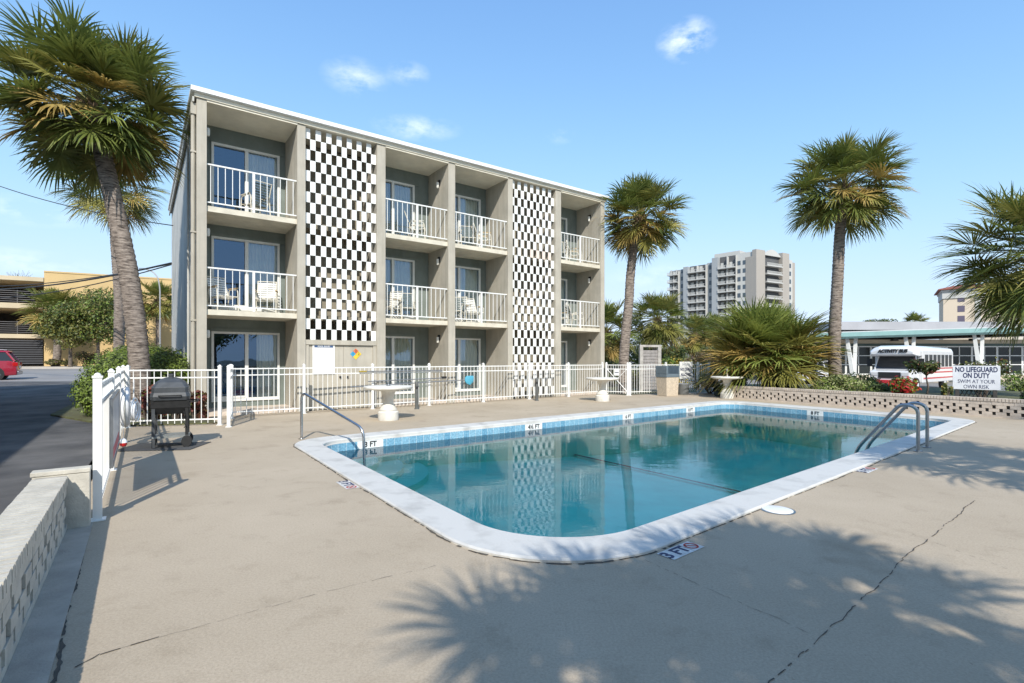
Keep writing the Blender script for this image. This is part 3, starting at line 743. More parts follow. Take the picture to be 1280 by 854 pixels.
spots = [('A', 3, 1.25, .75, 200, chB, 'dark sling chair alone on the top left balcony'),
         ('A', 2, .42, .7, 20, chA, 'white strap chair at the left on the middle left balcony'), ('A', 2, 1.5, .75, -15, chA, 'white strap chair at the right on the middle left balcony'),
         ('B', 3, 1.35, .7, 60, chB, 'dark sling chair on the top balcony right of the first block screen'),
         ('B', 2, .45, .75, -60, chA, 'white strap chair at the left on the middle balcony right of the first screen'), ('B', 2, 1.1, .8, -10, chB, 'dark sling chair in the middle of the balcony right of the first screen'),
         ('C', 3, .95, .8, -20, chB, 'dark sling chair on the top balcony left of the second screen'), ('C', 3, 1.5, .7, 70, chA, 'white strap chair sideways on the top balcony left of the second screen'),
         ('C', 2, .5, .75, -50, chB, 'dark sling chair on the middle balcony left of the second screen'), ('C', 2, 1.2, .8, 0, chA, 'white strap chair facing the pool on the middle balcony left of the second screen'),
         ('D', 3, .55, .75, -30, chB, 'dark sling chair on the top balcony at the far right end'), ('D', 3, 1.3, .7, 60, chA, 'white strap chair on the top balcony at the far right end'),
         ('D', 2, .55, .75, 0, chA, 'white strap chair facing the pool on the middle far right balcony'), ('D', 2, 1.35, .7, 70, chB, 'dark sling chair turned sideways on the middle far right balcony')]
first = {id(chA): True, id(chB): True}
for (bn, fl, x, y, a, src, lab) in spots:
    bx0 = [q[0] for q in BAYS if q[2] == bn][0]
    o = src if first[id(src)] else copy_tree(src); first[id(src)] = False
    o.location = hloc(bx0+x, y, 2.71 if fl == 2 else 5.32); o.rotation_euler = (0, 0, BROT+R(a)); o['label'] = lab
# easy chair seen through the ground floor door
ec = thing('easy_chair', 'yellow and red easy chair behind the ground floor glass door', 'armchair', hloc(1.25, DEP+.75, .1), BROT)
b = MB(); b.bx(-.3, .3, -.25, .3, .12, .42); b.bx(-.3, .3, -.26, -.2, .0, .12); b.build('seat', M('red_cushion', (.35, .08, .08), .8, .1, 5), ec, bevel=.03)
b = MB(); b.bx(-.3, .3, .16, .34, .425, .95); b.build('backrest', M('yellow_cushion', (.55, .40, .12), .8, .1, 5), ec, bevel=.04)

# ================================================================== FENCES
def fence(name, label, posts, parent=None, h=1.25, pick=.125, caps=True, loc=None, group=None, cat='fence'):
    base = Vector(posts[0]); t = thing(name, label, cat, base, 0, group)
    P = [Vector(p)-base for p in posts]
    for p in P:
        b = MB(); w_ = .0325; d_ = (P[-1]-P[0]).normalized(); an = math.atan2(d_.y, d_.x)
        b.M = Matrix.Translation(p) @ Matrix.Rotation(an, 4, 'Z')
        b.bx(-w_, w_, -w_, w_, 0, h+.03); b.bx(-w_-.006, w_+.006, -w_-.006, w_+.006, h+.032, h+.05); b.lathe([(.03, h+.051), (.02, h+.07), (.003, h+.078)], (0, 0, 0), 10)
        b.bx(-.06, .06, -.06, .06, .001, .01)
        b.build('post', white_metal, t)
    for p, q in zip(P[:-1], P[1:]):
        L = (q-p).length; an = math.atan2((q-p).y, (q-p).x); b = MB(); b.M = Matrix.Translation(p) @ Matrix.Rotation(an, 4, 'Z')
        for z in (h-.04, h-.20, .14): b.bx(.034, L-.034, -.016, .016, z-.014, z+.014)
        n = int((L-.08)/pick); 
        for i in range(n):
            x = .04+(L-.08)*(i+.5)/n; b.bx(x-.0065, x+.0065, -.008, .008, .06, h-.022 if False else h-.058); b.bx(x-.008, x+.008, -.0079, .0079, h-.022, h-.018)
        b.build('picket_panel', white_metal, t)
    return t
f1 = [Vector((-3.737, 4.617, 0))+Vector((-.5855, .8107, 0))*s_ for s_ in (0, 2.54, 5.08, 7.62)]
fence('picket_fence', 'white picket fence run beside the asphalt lot, near post in the foreground', f1)
fence('picket_fence', 'short white picket fence behind the barbecue grill', [f1[-1]+Vector((.09, .01, 0)), Vector((-6.42, 11.25, 0))])
fence('metal_gate', 'white metal gate seen edge-on between grill and motel', [Vector((-6.05, 10.93, 0)), Vector((-6.83, 12.48, 0))], cat='gate')
fl0 = Vector((-6.93, 12.60, 0)); fd = Vector((.787, .617, 0))
fence('picket_fence', 'long white picket fence running along the foot of the motel', [fl0+fd*s_ for s_ in (0, 1.74, 3.66, 5.51, 7.57, 9.6, 11.57, 13.5)])
g2 = fence('metal_gate', 'white cross-braced metal gate at the far end of the motel', [Vector((3.85, 20.87, 0)), Vector((4.62, 20.43, 0))], cat='gate', pick=.09)
b = MB(); q = Vector((.77, -.44, 0)); off = Vector((-.015, -.03, 0))
b.tube([off+q*.03+Vector((0, 0, 1.05)), off+q*.97+Vector((0, 0, .16))], .012, 6); b.tube([off*1.8+q*.97+Vector((0, 0, 1.05)), off*1.8+q*.5+Vector((0, 0, .62))], .012, 6); b.build('cross_brace', white_metal, g2)
fence('picket_fence', 'white picket fence with the no diving sign beyond the pool corner', [Vector((4.69, 20.40, 0)), Vector((6.4, 21.3, 0)), Vector((8.1, 22.3, 0)), Vector((8.72, 22.66, 0))])
# no diving sign on that fence
p = Vector((7.05, 21.63, .62)); dd = Vector((1.7, 1.0, 0)).normalized(); an = math.atan2(dd.y, dd.x)
ns = thing('no_diving_sign', 'square white no diving sign hung on the far picket fence', 'sign', p+Vector((dd.y, -dd.x, 0))*.03, an)
b = MB(); b.bx(0, .80, -.015, -.002, 0, .72); b.build('board', white, ns, bevel=.004)
for s_, z, sz in (('SHALLOW', .60, .13), ('NO DIVING', .39, .17), ('ALLOWED', .17, .17)):
    text(s_, sz, ((1, 0, 0), (0, 0, 1), (0, -1, 0)), ns, navy if sz > .15 else M('grey_lettering', (.25, .27, .32), .6, .1, 5), (.40, -.017, z), 'lettering', offset=.006 if sz > .15 else 0, xs=.82)
# small white box sign on the gate
b = MB(); b.bx(-.11, .11, -.02, -.004, -.14, .14)
bs = b.build('gate_notice', white, None); bs.location = Vector((4.22, 20.6, .93)); bs.rotation_euler = (0, 0, math.atan2(-.44, .77)); tag(bs, 'small white notice plate hung on the cross-braced gate', 'sign')
b = MB(); b.bx(-.08, .08, -.0235, -.0205, -.03, .0); b.build('notice_band', navy, bs)
# things hung on the left fence
fe = Vector((-.5855, .8107, 0)); fnorm = Vector((.8107, .5855, 0))
def onf(s_, z, off=.06): return Vector((-3.737, 4.617, 0))+fe*s_+fnorm*off+Vector((0, 0, z))
bo = thing('notice_board', 'grey framed notice board hung on the near fence', 'sign', onf(.75, .36, .05), math.atan2(fe.y, fe.x))
b = MB(); b.bx(0, 1.9, -.025, -.005, 0, .66); b.build('board', M('board_face', (.62, .63, .64), .3, .1, 3), bo)
b = MB()
for q in ((-.03, 1.93, -.035, -.003, -.03, 0), (-.03, 1.93, -.035, -.003, .66, .69), (-.03, 0, -.035, -.003, 0, .66), (1.9, 1.93, -.035, -.003, 0, .66)): b.bx(*q)
b.build('frame', dull_steel, bo)
b = MB(); b.bx(.1, 1.8, -.028, -.0255, .03, .14); b.build('red_strip', M('faded_red', (.55, .10, .13), .5, .1, 5), bo)
def torus(m, c, ax1, ax2, r1, r2, n=36, k=12, mi=0):
    ax1 = Vector(ax1).normalized(); ax2 = Vector(ax2).normalized(); nn = ax1.cross(ax2); vs = []; fs = []
    for i in range(n):
        a = 2*math.pi*i/n; rd = ax1*math.cos(a)+ax2*math.sin(a)
        for j in range(k):
            q = 2*math.pi*j/k; vs.append(Vector(c)+rd*(r1+r2*math.cos(q))+nn*r2*math.sin(q))
    for i in range(n):
        for j in range(k): fs.append((i*k+j, ((i+1) % n)*k+j, ((i+1) % n)*k+(j+1) % k, i*k+(j+1) % k))
    m.add(vs, fs, mi)
lr = thing('life_ring', 'white life ring hung on the fence behind the notice board', 'life ring', onf(4.7, .66, .1))
b = MB(); torus(b, (0, 0, 0), fe, (0, 0, 1), .27, .065); b.build('ring', rope_w, lr, True)
b = MB(); torus(b, (0, 0, 0), fe, (0, 0, 1), .345, .008, 32, 6); b.build('grab_rope', M('rope', (.6, .58, .5), .8, .1, 5), lr, True)
rc = thing('rope_coil', 'bundle of white rope hung on the fence near the corner', 'rope', onf(5.9, .5, .2))
b = MB(); r_ = random.Random(5)
for k in range(7): torus(b, (r_.uniform(-.04, .04), r_.uniform(-.03, .03), r_.uniform(-.05, .05)), fe+fnorm*r_.uniform(-.3, .3), Vector((0, 0, 1))+fe*r_.uniform(-.3, .3), r_.uniform(.12, .2), .014, 24, 6)
b.build('coil', rope_w, rc, True)
b = MB(); b.tube([(0, 0, .1), (0, 0, .6)], .008, 6); b.build('hanging_line', rope_w, rc)
fo = thing('safety_float', 'red and white float hanging on a line by the fence', 'float', onf(3.1, .22, .11)); fo.scale = (.6, .6, .6)
b = MB(); b.lathe([(.005, 0), (.05, .01), (.075, .05), (.08, .09)], (0, 0, 0), 18); b.build('red_half', redpl, fo, True)
b = MB(); b.lathe([(.08, .091), (.075, .13), (.05, .17), (.02, .19)], (0, 0, 0), 18); b.build('white_half', rope_w, fo, True)
b = MB(); b.tube([(0, 0, .19), (.0, 0, .5), fnorm*-.15+Vector((0, 0, .9))], .006, 6); b.build('hanging_line', rope_w, fo)
# pool poles hung on the long fence
def onlf(px, py, off):
    rx = (px-640)/FP; o_ = fl0+Vector((fd.y, -fd.x, 0))*off; s_ = (rx*o_.y-o_.x)/(fd.x-rx*fd.y); q = o_+fd*s_; return Vector((q.x, q.y, CH-(py-HZ)/FP*q.y))
polem = M('pole_grey', (.28, .29, .30), .4, .1, 5, metal=.6)
def pole(name, label, a, c, cat='pole'):
    t = thing(name, label, cat, a); b = MB(); b.tube([(0, 0, 0), c-a], .016, 8); b.build('shaft', polem, t, True); return t, c-a
t, e_ = pole('brush_pole', 'pool brush pole with black head, middle of three poles on the fence', onlf(460, 477, .09), onlf(553, 472.6, .09))
b = MB(); b.M = Matrix.Translation(e_) @ Matrix.Rotation(math.atan2(fd.y, fd.x), 4, 'Z'); b.bx(-.03, .14, -.03, .03, -.02, .05); b.build('brush_head', black, t)
t, e_ = pole('hook_pole', 'straight pool pole with yellow end, topmost on the long fence', onlf(449, 464.5, .06), onlf(553, 463, .06))
b = MB(); b.tube([(0, 0, 0), e_.normalized()*.22], .02, 8); b.build('yellow_grip', flower_yellow, t)
t, e_ = pole('net_pole', 'long leaf skimmer pole with a blue net, lowest on the fence', onlf(438, 484, .13), onlf(581, 475, .13))
b = MB(); b.M = Matrix.Translation(e_+fd*.02+Vector((0, 0, -.02))) @ Matrix.Rotation(math.atan2(fd.y, fd.x), 4, 'Z')
b.add([(0, 0, .09), (.06, -.02, .15), (.30, -.02, .15), (.34, 0, .08), (.32, 0, -.05), (.17, -.03, -.15), (.05, -.01, -.10), (0, 0, -.02), (.17, -.09, 0)], [(0, 1, 8), (1, 2, 8), (2, 3, 8), (3, 4, 8), (4, 5, 8), (5, 6, 8), (6, 7, 8), (7, 0, 8)])
b.add([(0, .03, .09), (.06, .03, .15), (.30, .03, .15), (.34, .03, .08), (.32, .03, -.05), (.17, .03, -.15), (.05, .03, -.10), (0, .03, -.02)], [(7, 6, 5, 4, 3, 2, 1, 0)])
b.build('net', bluenet, t, True)
# railings low pipe frames by the doors (bicycle-rack like hoops)
# ================================================================== TABLES, BOLLARDS, BINS
def make_table(loc, lab):
    t = thing('pedestal_table', lab, 'table', loc, 0, 'round concrete tables on the pool deck')
    b = MB(); b.lathe([(.01, .70), (.25, .70), (.50, .735), (.565, .755), (.575, .775), (.57, .80), (.55, .81), (.01, .815)], (0, 0, 0), 40); b.build('tabletop', concrete_w, t, True)
    b = MB(); b.lathe([(.235, 0), (.24, .02), (.24, .19), (.22, .21), (.19, .225), (.20, .24), (.195, .27), (.17, .31), (.14, .36), (.125, .38), (.12, .42), (.13, .55), (.16, .66), (.19, .699)], (0, 0, 0), 28); b.build('pedestal', concrete_w, t, True)
    return t
t1 = make_table(G(485.4, 525), 'round white pedestal table nearest the handrail, nearest of three')
t2 = copy_tree(t1); t2.location = G(753, 501.5); t2['label'] = 'round white pedestal table in front of the cross-braced gate'
t3 = copy_tree(t1); t3.location = G(909, 498); t3['label'] = 'round white pedestal table with umbrella stub by the low wall'
b = MB(); b.tube([(0, 0, .81), (0, 0, 1.12)], .02, 8); b.build('umbrella_stub', white_metal, t3)
b = MB(); b.lathe([(.05, .816), (.05, .83), (.025, .84), (.02, .86)], (0, 0, 0), 14); b.build('umbrella_socket', dull_steel, t1, True)
def make_bollard(loc, lab):
    t = thing('light_bollard', lab, 'bollard', loc, 0, 'dark bollards beside the motel fence')
    b = MB(); b.lathe([(.075, 0), (.075, .02), (.055, .03), (.055, .58)], (0, 0, 0), 18); b.lathe([(.057, .66), (.057, .74), (.045, .785), (.01, .80)], (0, 0, 0), 18); b.build('post', M('bollard_grey', (.10, .105, .10), .5, .15, 6), t, True)
    b = MB(); b.lathe([(.05, .581), (.05, .659)], (0, 0, 0), 18); b.build('lens', M('smoked_lens', (.04, .04, .04), .2, .1, 5), t, True)
    return t
b1 = make_bollard(G(521, 511.5), 'dark grey bollard beside the nearest pedestal table')
b2 = copy_tree(b1); b2.location = G(671, 501); b2['label'] = 'dark grey bollard in front of the second block screen'
# trash receptacle
tr = thing('litter_bin', 'square tan stone litter bin with blue-grey hood at the fence', 'bin', Vector((6.15, 20.25, 0)), R(24))
b = MB(); b.loft([[(-.28, -.28, 0), (.28, -.28, 0), (.28, .28, 0), (-.28, .28, 0)], [(-.31, -.31, .74), (.31, -.31, .74), (.31, .31, .74), (-.31, .31, .74)]]); b.build('body', binstone, tr, bevel=.015)
b = MB(); b.bx(-.325, .325, -.325, .325, .742, .87); b.bx(-.325, -.28, -.325, .325, .872, 1.18); b.bx(.28, .325, -.325, .325, .872, 1.18); b.bx(-.279, .279, .27, .325, .872, 1.18); b.build('hood', binlid, tr, bevel=.01)
ca = thing('waste_can', 'small ribbed grey can next to the tan litter bin', 'bin', Vector((7.0, 20.95, 0)))
b = MB(); b.lathe([(.2, 0), (.21, .02), (.24, .40), (.25, .42)], (0, 0, 0), 24); b.build('body', M('grey_plastic', (.16, .17, .17), .6, .1, 5), ca, True)
b = MB(); b.lathe([(.262, .421), (.262, .445), (.2, .46), (.02, .465)], (0, 0, 0), 24); b.build('lid', M('grey_plastic_lid', (.22, .23, .23), .6, .1, 5), ca, True)
# weathered wood panel behind the gate
wp = thing('shower_screen', 'weathered white wooden panel standing behind the picket fence', 'wooden screen', Vector((5.82, 23.4, 0)), R(14))
b = MB(); b.bx(0, .16, -.06, .06, -.1, 2.0); b.bx(.92, 1.08, -.06, .06, -.1, 2.0); b.bx(0, 1.08, -.065, .065, 2.002, 2.1); b.build('frame', woodgrey, wp)
b = MB()
for k in range(13): b.bx(.162, .918, -.02, .02, .05+k*.14, .05+k*.14+.125)
b.build('slats', M('greyed_slats', (.30, .28, .27), .85, .2, 6), wp)

# ================================================================== GRILL
gl_ = G(214, 558); gr = thing('barbecue_grill', 'black smoker barbecue grill with domed lid behind the fence corner', 'grill', gl_, R(30))
mt = MB(); mt.bx(-.72, .42, -.42, .35, .001, .008); gm = mt.build('grill_mat', matm, None); gm.location = gl_+Vector((.06, .0, .003)); gm.rotation_euler = (0, 0, R(8)); tag(gm, 'dark rectangular mat lying under the barbecue grill', 'mat')
wd = .33
b = MB(); secs = []
for z, hx, hy in ((.78, .345, .30), (.84, .36, .32), (.90, .345, .30), (.905, .335, .292), (.99, .335, .29), (1.0, .325, .28), (1.07, .27, .22), (1.125, .18, .14), (1.15, .08, .06)):
    c_ = .06 if z < 1.1 else .03
    secs.append([(-hx+c_, -hy, z), (hx-c_, -hy, z), (hx, -hy+c_, z), (hx, hy-c_, z), (hx-c_, hy, z), (-hx+c_, hy, z), (-hx, hy-c_, z), (-hx, -hy+c_, z)])
b.loft(secs); b.build('lid', grillm, gr, bevel=.006)
prof = [(-.28, .775), (-.26, .66), (-.17, .55), (.17, .55), (.26, .66), (.28, .775)]
b = MB(); b.loft([[(x, y*s_, z) for y, z in prof] for x, s_ in ((-wd-.02, .96), (-wd, 1), (wd, 1), (wd+.02, .96))]); b.build('firebox', grillm2, gr)
for sx_, sy_ in ((-1, -1), (-1, 1), (1, -1), (1, 1)):
    b = MB(); x = sx_*(wd-.03); y = sy_*.22
    b.bx(x-.03, x+.03, y-.03, y+.03, .02 if sx_ < 0 else .12, .78 if sy_ > 0 else .76); b.build('leg', grillm if sx_ < 0 else grillm2, gr)
b = MB(); b.bx(-wd-.02, wd+.02, -.26, .26, .17, .20); b.build('shelf', M('grey_shelf', (.20, .21, .20), .6, .15, 5), gr)
for y in (-.27, .27):
    b = MB(); b.lathe([(.09, -.03), (.1, -.02), (.1, .02), (.09, .03)], (0, 0, 0), 20); b.v = [Vector((wd-.03+v.x, y+v.z, .10+v.y)) for v in b.v]; b.build('wheel', rubber, gr, True)
b = MB(); b.tube(smooth_path([(-.2, -.31, .86), (-.2, -.36, .86), (.2, -.36, .86), (.2, -.31, .86)], 4, .04), .01, 8); b.build('lid_handle', grillm2, gr, True); gr.scale = (.76, .85, 1)
b = MB(); b.bx(wd+.02, wd+.17, -.24, -.22, .74, .76); b.bx(wd+.02, wd+.17, .22, .24, .74, .76); b.bx(wd+.15, wd+.18, -.24, .24, .735, .765); b.build('side_handle', grillm2, gr)
b = MB(); b.tube([(wd-.08, -.285, .60), (wd-.07, -.30, .52), (wd-.10, -.30, .44), (wd-.05, -.29, .36), (wd-.08, -.28, .32)], .008, 6); b.build('hanging_hose', grillm2, gr)
b = MB(); b.lathe([(.05, 0), (.055, .02), (.055, .05), (.03, .06)], (0, 0, 1.145), 14); b.build('vent_cap', grillm, gr, True)

# ================================================================== LOW WALLS
def block_wall(name, label, p0, dirv_, L, h, th, mat, endpillar=None):
    t = thing(name, label, 'wall', p0, math.atan2(dirv_.y, dirv_.x)); r_ = random.Random(9)
    per = .262; bl = .192; ch = .082
    b = MB(); z0 = -.3
    b.bx(0, L, .0, th, z0, .055)
    courses = 4 if h > .45 else 3
    z = .057
    for c_ in range(courses-1):
        n = int(L/per)
        for i in range(n):
            x = i*per+(per/2 if c_ % 2 else 0)
            j = r_.uniform(-.004, .004)
            b.bx(x, x+bl, j, th+j, z, z+ch-.004)
        z += ch
    n = int(L/.21)
    zt = h-.075
    for i in range(n):
        j = r_.uniform(-.003, .003); b.bx(i*.21+.003, i*.21+.207, .002+j, th-.002+j, z, zt-.003)
    b.build('courses', mat, t)
    m2 = MB(); m2.bx(.004, L, .012, th-.012, z-.001 , zt-.006); m2.bx(.004, L, .004, th-.004, zt, h-.003); m2.build('mortar', mortar, t)
    m2 = MB(); m2.bx(.01, L-.01, .028, .036, .04, zt-.09); m2.bx(.01, L-.01, th-.036, th-.028, .04, zt-.09); m2.build('hole_shade', M('dark_hole_shade', (.03, .028, .025), .95, .2, 5), t)  # dark panels stand in for the shade inside the wall holes
    b = MB(); n = int(L/.068)
    for i in range(n):
        j = r_.uniform(-.0015, .0015); k_ = r_.uniform(-.001, .0015); b.bx(i*.068+.007, i*.068+.061, -.012+j, th+.012+j, zt, h+k_)
    b.build('rowlock_cap', mat, t)
    return t
block_wall('perforated_brick_wall', 'low painted brick wall with square holes between deck and planting bed', Vector((14.4, 9.35, 0)), Vector((-.537, .8435, 0)), 11.8, .47, .2, brickp)
lw = block_wall('perforated_brick_wall', 'low white brick wall in the near left corner beside the asphalt', LW0+NX*7, Vector((-.588, .8087, 0)), 6.93, .47, .2, brickw)
b = MB(); b.bx(6.935, 7.06, -.15, .22, -.2, .475); b.bx(6.93, 7.065, -.155, .23, .477, .515); b.build('end_pier', brickw, lw, bevel=.006)
b = MB(); b.M = Matrix.Translation(LW0) @ Matrix.Rotation(math.atan2(-.8087, .588), 4, 'Z'); b.bx(-.02, 9, .001, .165, -.05, .012)
struct(b.build('kerb_strip', M('kerb_concrete', (.40, .36, .30), .9, .15, 4, bump=.4, bscale=80)))
# lifeguard sign
ls = thing('lifeguard_sign', 'white no lifeguard on duty board on two posts behind the low wall', 'sign', G(1220, 487, .62)+Vector((0, 0, 0)), R(-38)); ls.scale = (.78, 1, .95)
p_ = AT(1220, 487, 14.2); ls.location = (p_.x, p_.y, .27)
b = MB(); b.bx(-.63, .63, -.02, .0, .35, 1.05); b.build('board', M('sign_white', (.68, .69, .72), .5, .06, 3), ls, bevel=.004)
for x in (-.5, .5):
    b = MB(); b.bx(x-.055, x+.055, .002, .10, -.1, .9); b.build('post', M('dark_wood_post', (.06, .055, .05), .8, .2, 6), ls)
b = MB()
for k in range(8):
    x = -.42+k*.12
    for s_ in (-1, 1): b.tube([(x-s_*.1, .05+s_*.008, .0), (x+s_*.1, .05+s_*.008, .33)], .012, 5)
b.build('lattice', black, ls)
for s_, z, sz in (('NO LIFEGUARD', .93, .205), ('ON DUTY', .755, .20), ('SWIM AT YOUR', .585, .155), ('OWN RISK', .43, .155)):
    text(s_, sz, ((1, 0, 0), (0, 0, 1), (0, -1, 0)), ls, navy, (0, -.022, z), 'lettering', offset=.006 if sz > .18 else .0, xs=.78 if sz > .18 else .9)
print('PART2 OK')
#PART3
# ================================================================== PALMS
def frond(b, r_, P, d, Lp, Lb, droop, mi, nseg=34, wleaf=.034):
    wleaf *= 1.42; nseg = int(nseg*1.2)
    # stalk
    side = d.cross(Vector((0, 0, 1)))
    if side.length < .1: side = Vector((math.cos(r_.random()*6.28), math.sin(r_.random()*6.28), 0))
    side.normalize(); up = side.cross(d).normalized()
    roll = r_.uniform(-.5, .5); side, up = side*math.cos(roll)+up*math.sin(roll), up*math.cos(roll)-side*math.sin(roll)
    pts = []; n = 4; q = Vector(P); dv = Vector(d)
    for i in range(n+1):
        pts.append(q.copy()); dv = (dv+Vector((0, 0, -droop*.09))).normalized(); q = q+dv*Lp/n
    b.tube(pts, [.022, .018, .015, .012, .008], 4, 3, cap=False)
    tip = pts[-1]; t = (pts[-1]-pts[-2]).normalized(); side = (side-t*side.dot(t)).normalized(); up = side.cross(t).normalized()
    rib = t
    for k in range(nseg):
        f_ = (k+.5)/nseg*2-1; a = f_*2.55
        org = tip+rib*(Lb*.28*(1-abs(f_)))          # the blade is drawn out along its rib
        dd = (t*math.cos(a)+side*math.sin(a)+up*(.32*abs(math.sin(a))+.05)).normalized()
        L = Lb*(1.0-.22*abs(f_)**2)*r_.uniform(.86, 1.08)
        dd = (dd+Vector((r_.uniform(-.07, .07), r_.uniform(-.07, .07), r_.uniform(-.07, .07)))).normalized()
        wv = dd.cross(up)
        if wv.length < .1: wv = side
        wv.normalize(); wv = (wv+up*r_.uniform(-.6, .6)).normalized()
        vs = []; p_ = org.copy(); g = droop*r_.uniform(.7, 1.35)
        for j, ww in enumerate((.35, 1.0, .72, .06)):
            vs += [p_-wv*wleaf*.5*ww, p_+wv*wleaf*.5*ww]
            dd = (dd+Vector((0, 0, -1))*g*(.04, .14, .45, 0)[j]).normalized()
            p_ = p_+dd*L*(.3, .36, .34, 0)[j]
        b.add(vs, [(0, 1, 3, 2), (2, 3, 5, 4), (4, 5, 7, 6)], mi)
def palm_crown(name, par, c, rad, seed, n=44, yellow=.35, nseg=34, lo=-62, wleaf=.034, droop=1.0, mats=None, pet=.60, bl_=.45):
    r_ = random.Random(seed); b = MB(); n = int(n*2.0)
    for i in range(n):
        f_ = i/(n-1); el = 86-(86-lo)*f_**.9+r_.uniform(-8, 8); az = i*2.39996+r_.uniform(-.25, .25)
        e_ = R(el); d = Vector((math.cos(az)*math.cos(e_), math.sin(az)*math.cos(e_), math.sin(e_)))
        s_ = r_.uniform(.85, 1.08)
        if el > 58: s_ *= .76
        mi = 0 if r_.random() > .35 else 1
        if f_ > .55 and r_.random() < yellow: mi = 2 if r_.random() < .55 else 1
        frond(b, r_, c+Vector((0, 0, .12*(1-f_))), d, rad*pet*s_, rad*bl_*s_, droop*(.45+.6*f_), mi, nseg, wleaf)
    return b.build(name, mats or [frond_g, frond_o, frond_y, petiole], par)
def palm(label, base, pts, rb, rt, rad, seed, n=44, yellow=.35, nseg=34, group='cabbage palms', lo=-62, wleaf=.034, droop=1.0, ringn=16, mats=None, pet=.60, bl_=.45):
    t = thing('palm_tree', label, 'palm tree', base, 0, group); r_ = random.Random(seed)
    P = [Vector(p)-Vector(base) for p in pts]
    # smooth trunk path
    path = []
    for i in range(len(P)-1):
        p0, p1, p2, p3 = P[max(i-1, 0)], P[i], P[i+1], P[min(i+2, len(P)-1)]
        m = max(4, int((p2-p1).length/.07))
        for j in range(m):
            u = j/m; path.append(.5*((2*p1)+(p2-p0)*u+(2*p0-5*p1+4*p2-p3)*u*u+(3*p1-p0-3*p2+p3)*u**3))
    path.append(P[-1]); m = len(path); rs = []
    for i in range(m):
        f_ = i/(m-1); r0 = rb+(rt-rb)*min(1, f_*1.1)
        rs.append(r0*(1+(.05 if i % 2 else -.03)+r_.uniform(-.025, .025))*(1.12 if f_ < .05 else 1))
    b = MB(); b.tube(path, rs, ringn, 0); o = b.build('trunk', trunkm, t, True)
    c = P[-1]
    # old leaf bases under the crown
    b = MB()
    for k in range(46):
        az = k*2.39996; z = -.75+.9*k/46; d = Vector((math.cos(az), math.sin(az), 0)); s_ = d.cross(Vector((0, 0, 1))); q = c+Vector((0, 0, z))+d*rt*.8
        L = r_.uniform(.22, .42); e_ = q+d*L*.55+Vector((0, 0, L*.8)); ww = .05
        b.add([q-s_*ww, q+s_*ww, q+s_*ww*.8+d*.06, q-s_*ww*.8+d*.06, e_-s_*.03, e_+s_*.03, e_+s_*.025+d*.03, e_-s_*.025+d*.03], [(0, 1, 5, 4), (1, 2, 6, 5), (2, 3, 7, 6), (3, 0, 4, 7), (4, 5, 6, 7)])
    b.build('leaf_bases', boots, t)
    palm_crown('crown', t, c+Vector((0, 0, .1)), rad, seed+50, n, yellow, nseg, lo, wleaf, droop, mats, pet, bl_)
    return t
Z1 = 12.6
palm('big leaning palm tree by the left corner of the motel', (-9.15, Z1, 0), [(-9.15, Z1, -.1), AT(173, 440, Z1), AT(162, 350, Z1), AT(147, 275, Z1), AT(128, 190, Z1), AT(116, 140, Z1)], .235, .18, 2.05, 11, n=52, yellow=.35, nseg=38, lo=-42, wleaf=.036)
palm('palm tree further back, seen behind the big leaning palm', (-20.0, 26, .1), [(-20.0, 26, 0), AT(149, 380, 26), AT(144, 300, 26), AT(141, 235, 26)], .24, .2, 2.5, 12, n=40, yellow=.6, nseg=28, lo=-45)
palm('tall curved palm tree just past the far end of the motel', (4.65, 21.6, 0), [(4.65, 21.6, -.1), AT(781, 430, 21.6), AT(786, 380, 21.6), AT(788, 345, 21.6), AT(793, 305, 21.6), AT(801, 277, 21.6)], .22, .17, 1.85, 13, n=46, yellow=.6, nseg=32, lo=-44)
palm('tall straight palm tree in the bed behind the low brick wall', (11.85, 18.7, .2), [(11.85, 18.7, .1), AT(1043, 430, 18.7), AT(1047, 350, 18.7), AT(1050, 290, 18.7), AT(1055, 240, 18.7)], .22, .17, 2.0, 14, n=48, yellow=.55, nseg=34, lo=-42)
palm('dark palm tree whose crown enters from the right edge', (16.3, 15.4, .2), [(16.3, 15.4, .1), (16.35, 15.4, 2.2), (16.2, 15.5, 4.5)], 0.27, .22, 2.5, 15, n=52, yellow=.15, nseg=36)
# trunkless young palm
palm('bushy young palm with yellowing lower fronds behind the low brick wall', (9.9, 19.8, .2), [(9.9, 19.8, .1), (9.9, 19.8, .7), (9.88, 19.8, 1.4)], .24, .26, 2.4, 16, n=62, yellow=.5, nseg=34, lo=-16, wleaf=.042, droop=.75, pet=.5, bl_=.56, mats=[frond_l, frond_o, frond_y, petiole])
palm('mid distance palm tree right of the curved palm', (11.5, 40, -.3), [(11.5, 40, -.4), AT(820, 430, 40), AT(822, 402, 40)], .26, .22, 2.5, 17, n=44, yellow=.5, nseg=24, wleaf=.05)
palm('small far palm tree in front of the apartment tower', (18.1, 50, -.3), [(18.1, 50, -.4), AT(866, 440, 50), AT(868, 420, 50)], .25, .2, 2.3, 18, n=34, yellow=.5, nseg=20, wleaf=.06)
palm('far palm tree half hidden behind the bushy young palm', (22, 52, -.3), [(22, 52, -.4), AT(893, 440, 52), AT(893, 418, 52)], .25, .2, 2.4, 19, n=34, yellow=.6, nseg=20, wleaf=.06)
palm('leafy palm tree against the far corner of the motel', (6.1, 32, 0), [(6.1, 32, -.1), AT(760, 450, 32), AT(758, 418, 32)], .24, .2, 2.2, 20, n=36, yellow=.4, nseg=24, wleaf=.05)
palm('palm top showing above the flat office roof', (62, 85, -.3), [(62, 85, -.4), AT(1143, 420, 85), AT(1144, 406, 85)], .3, .25, 2.1, 31, n=30, yellow=.1, nseg=18, wleaf=.08)
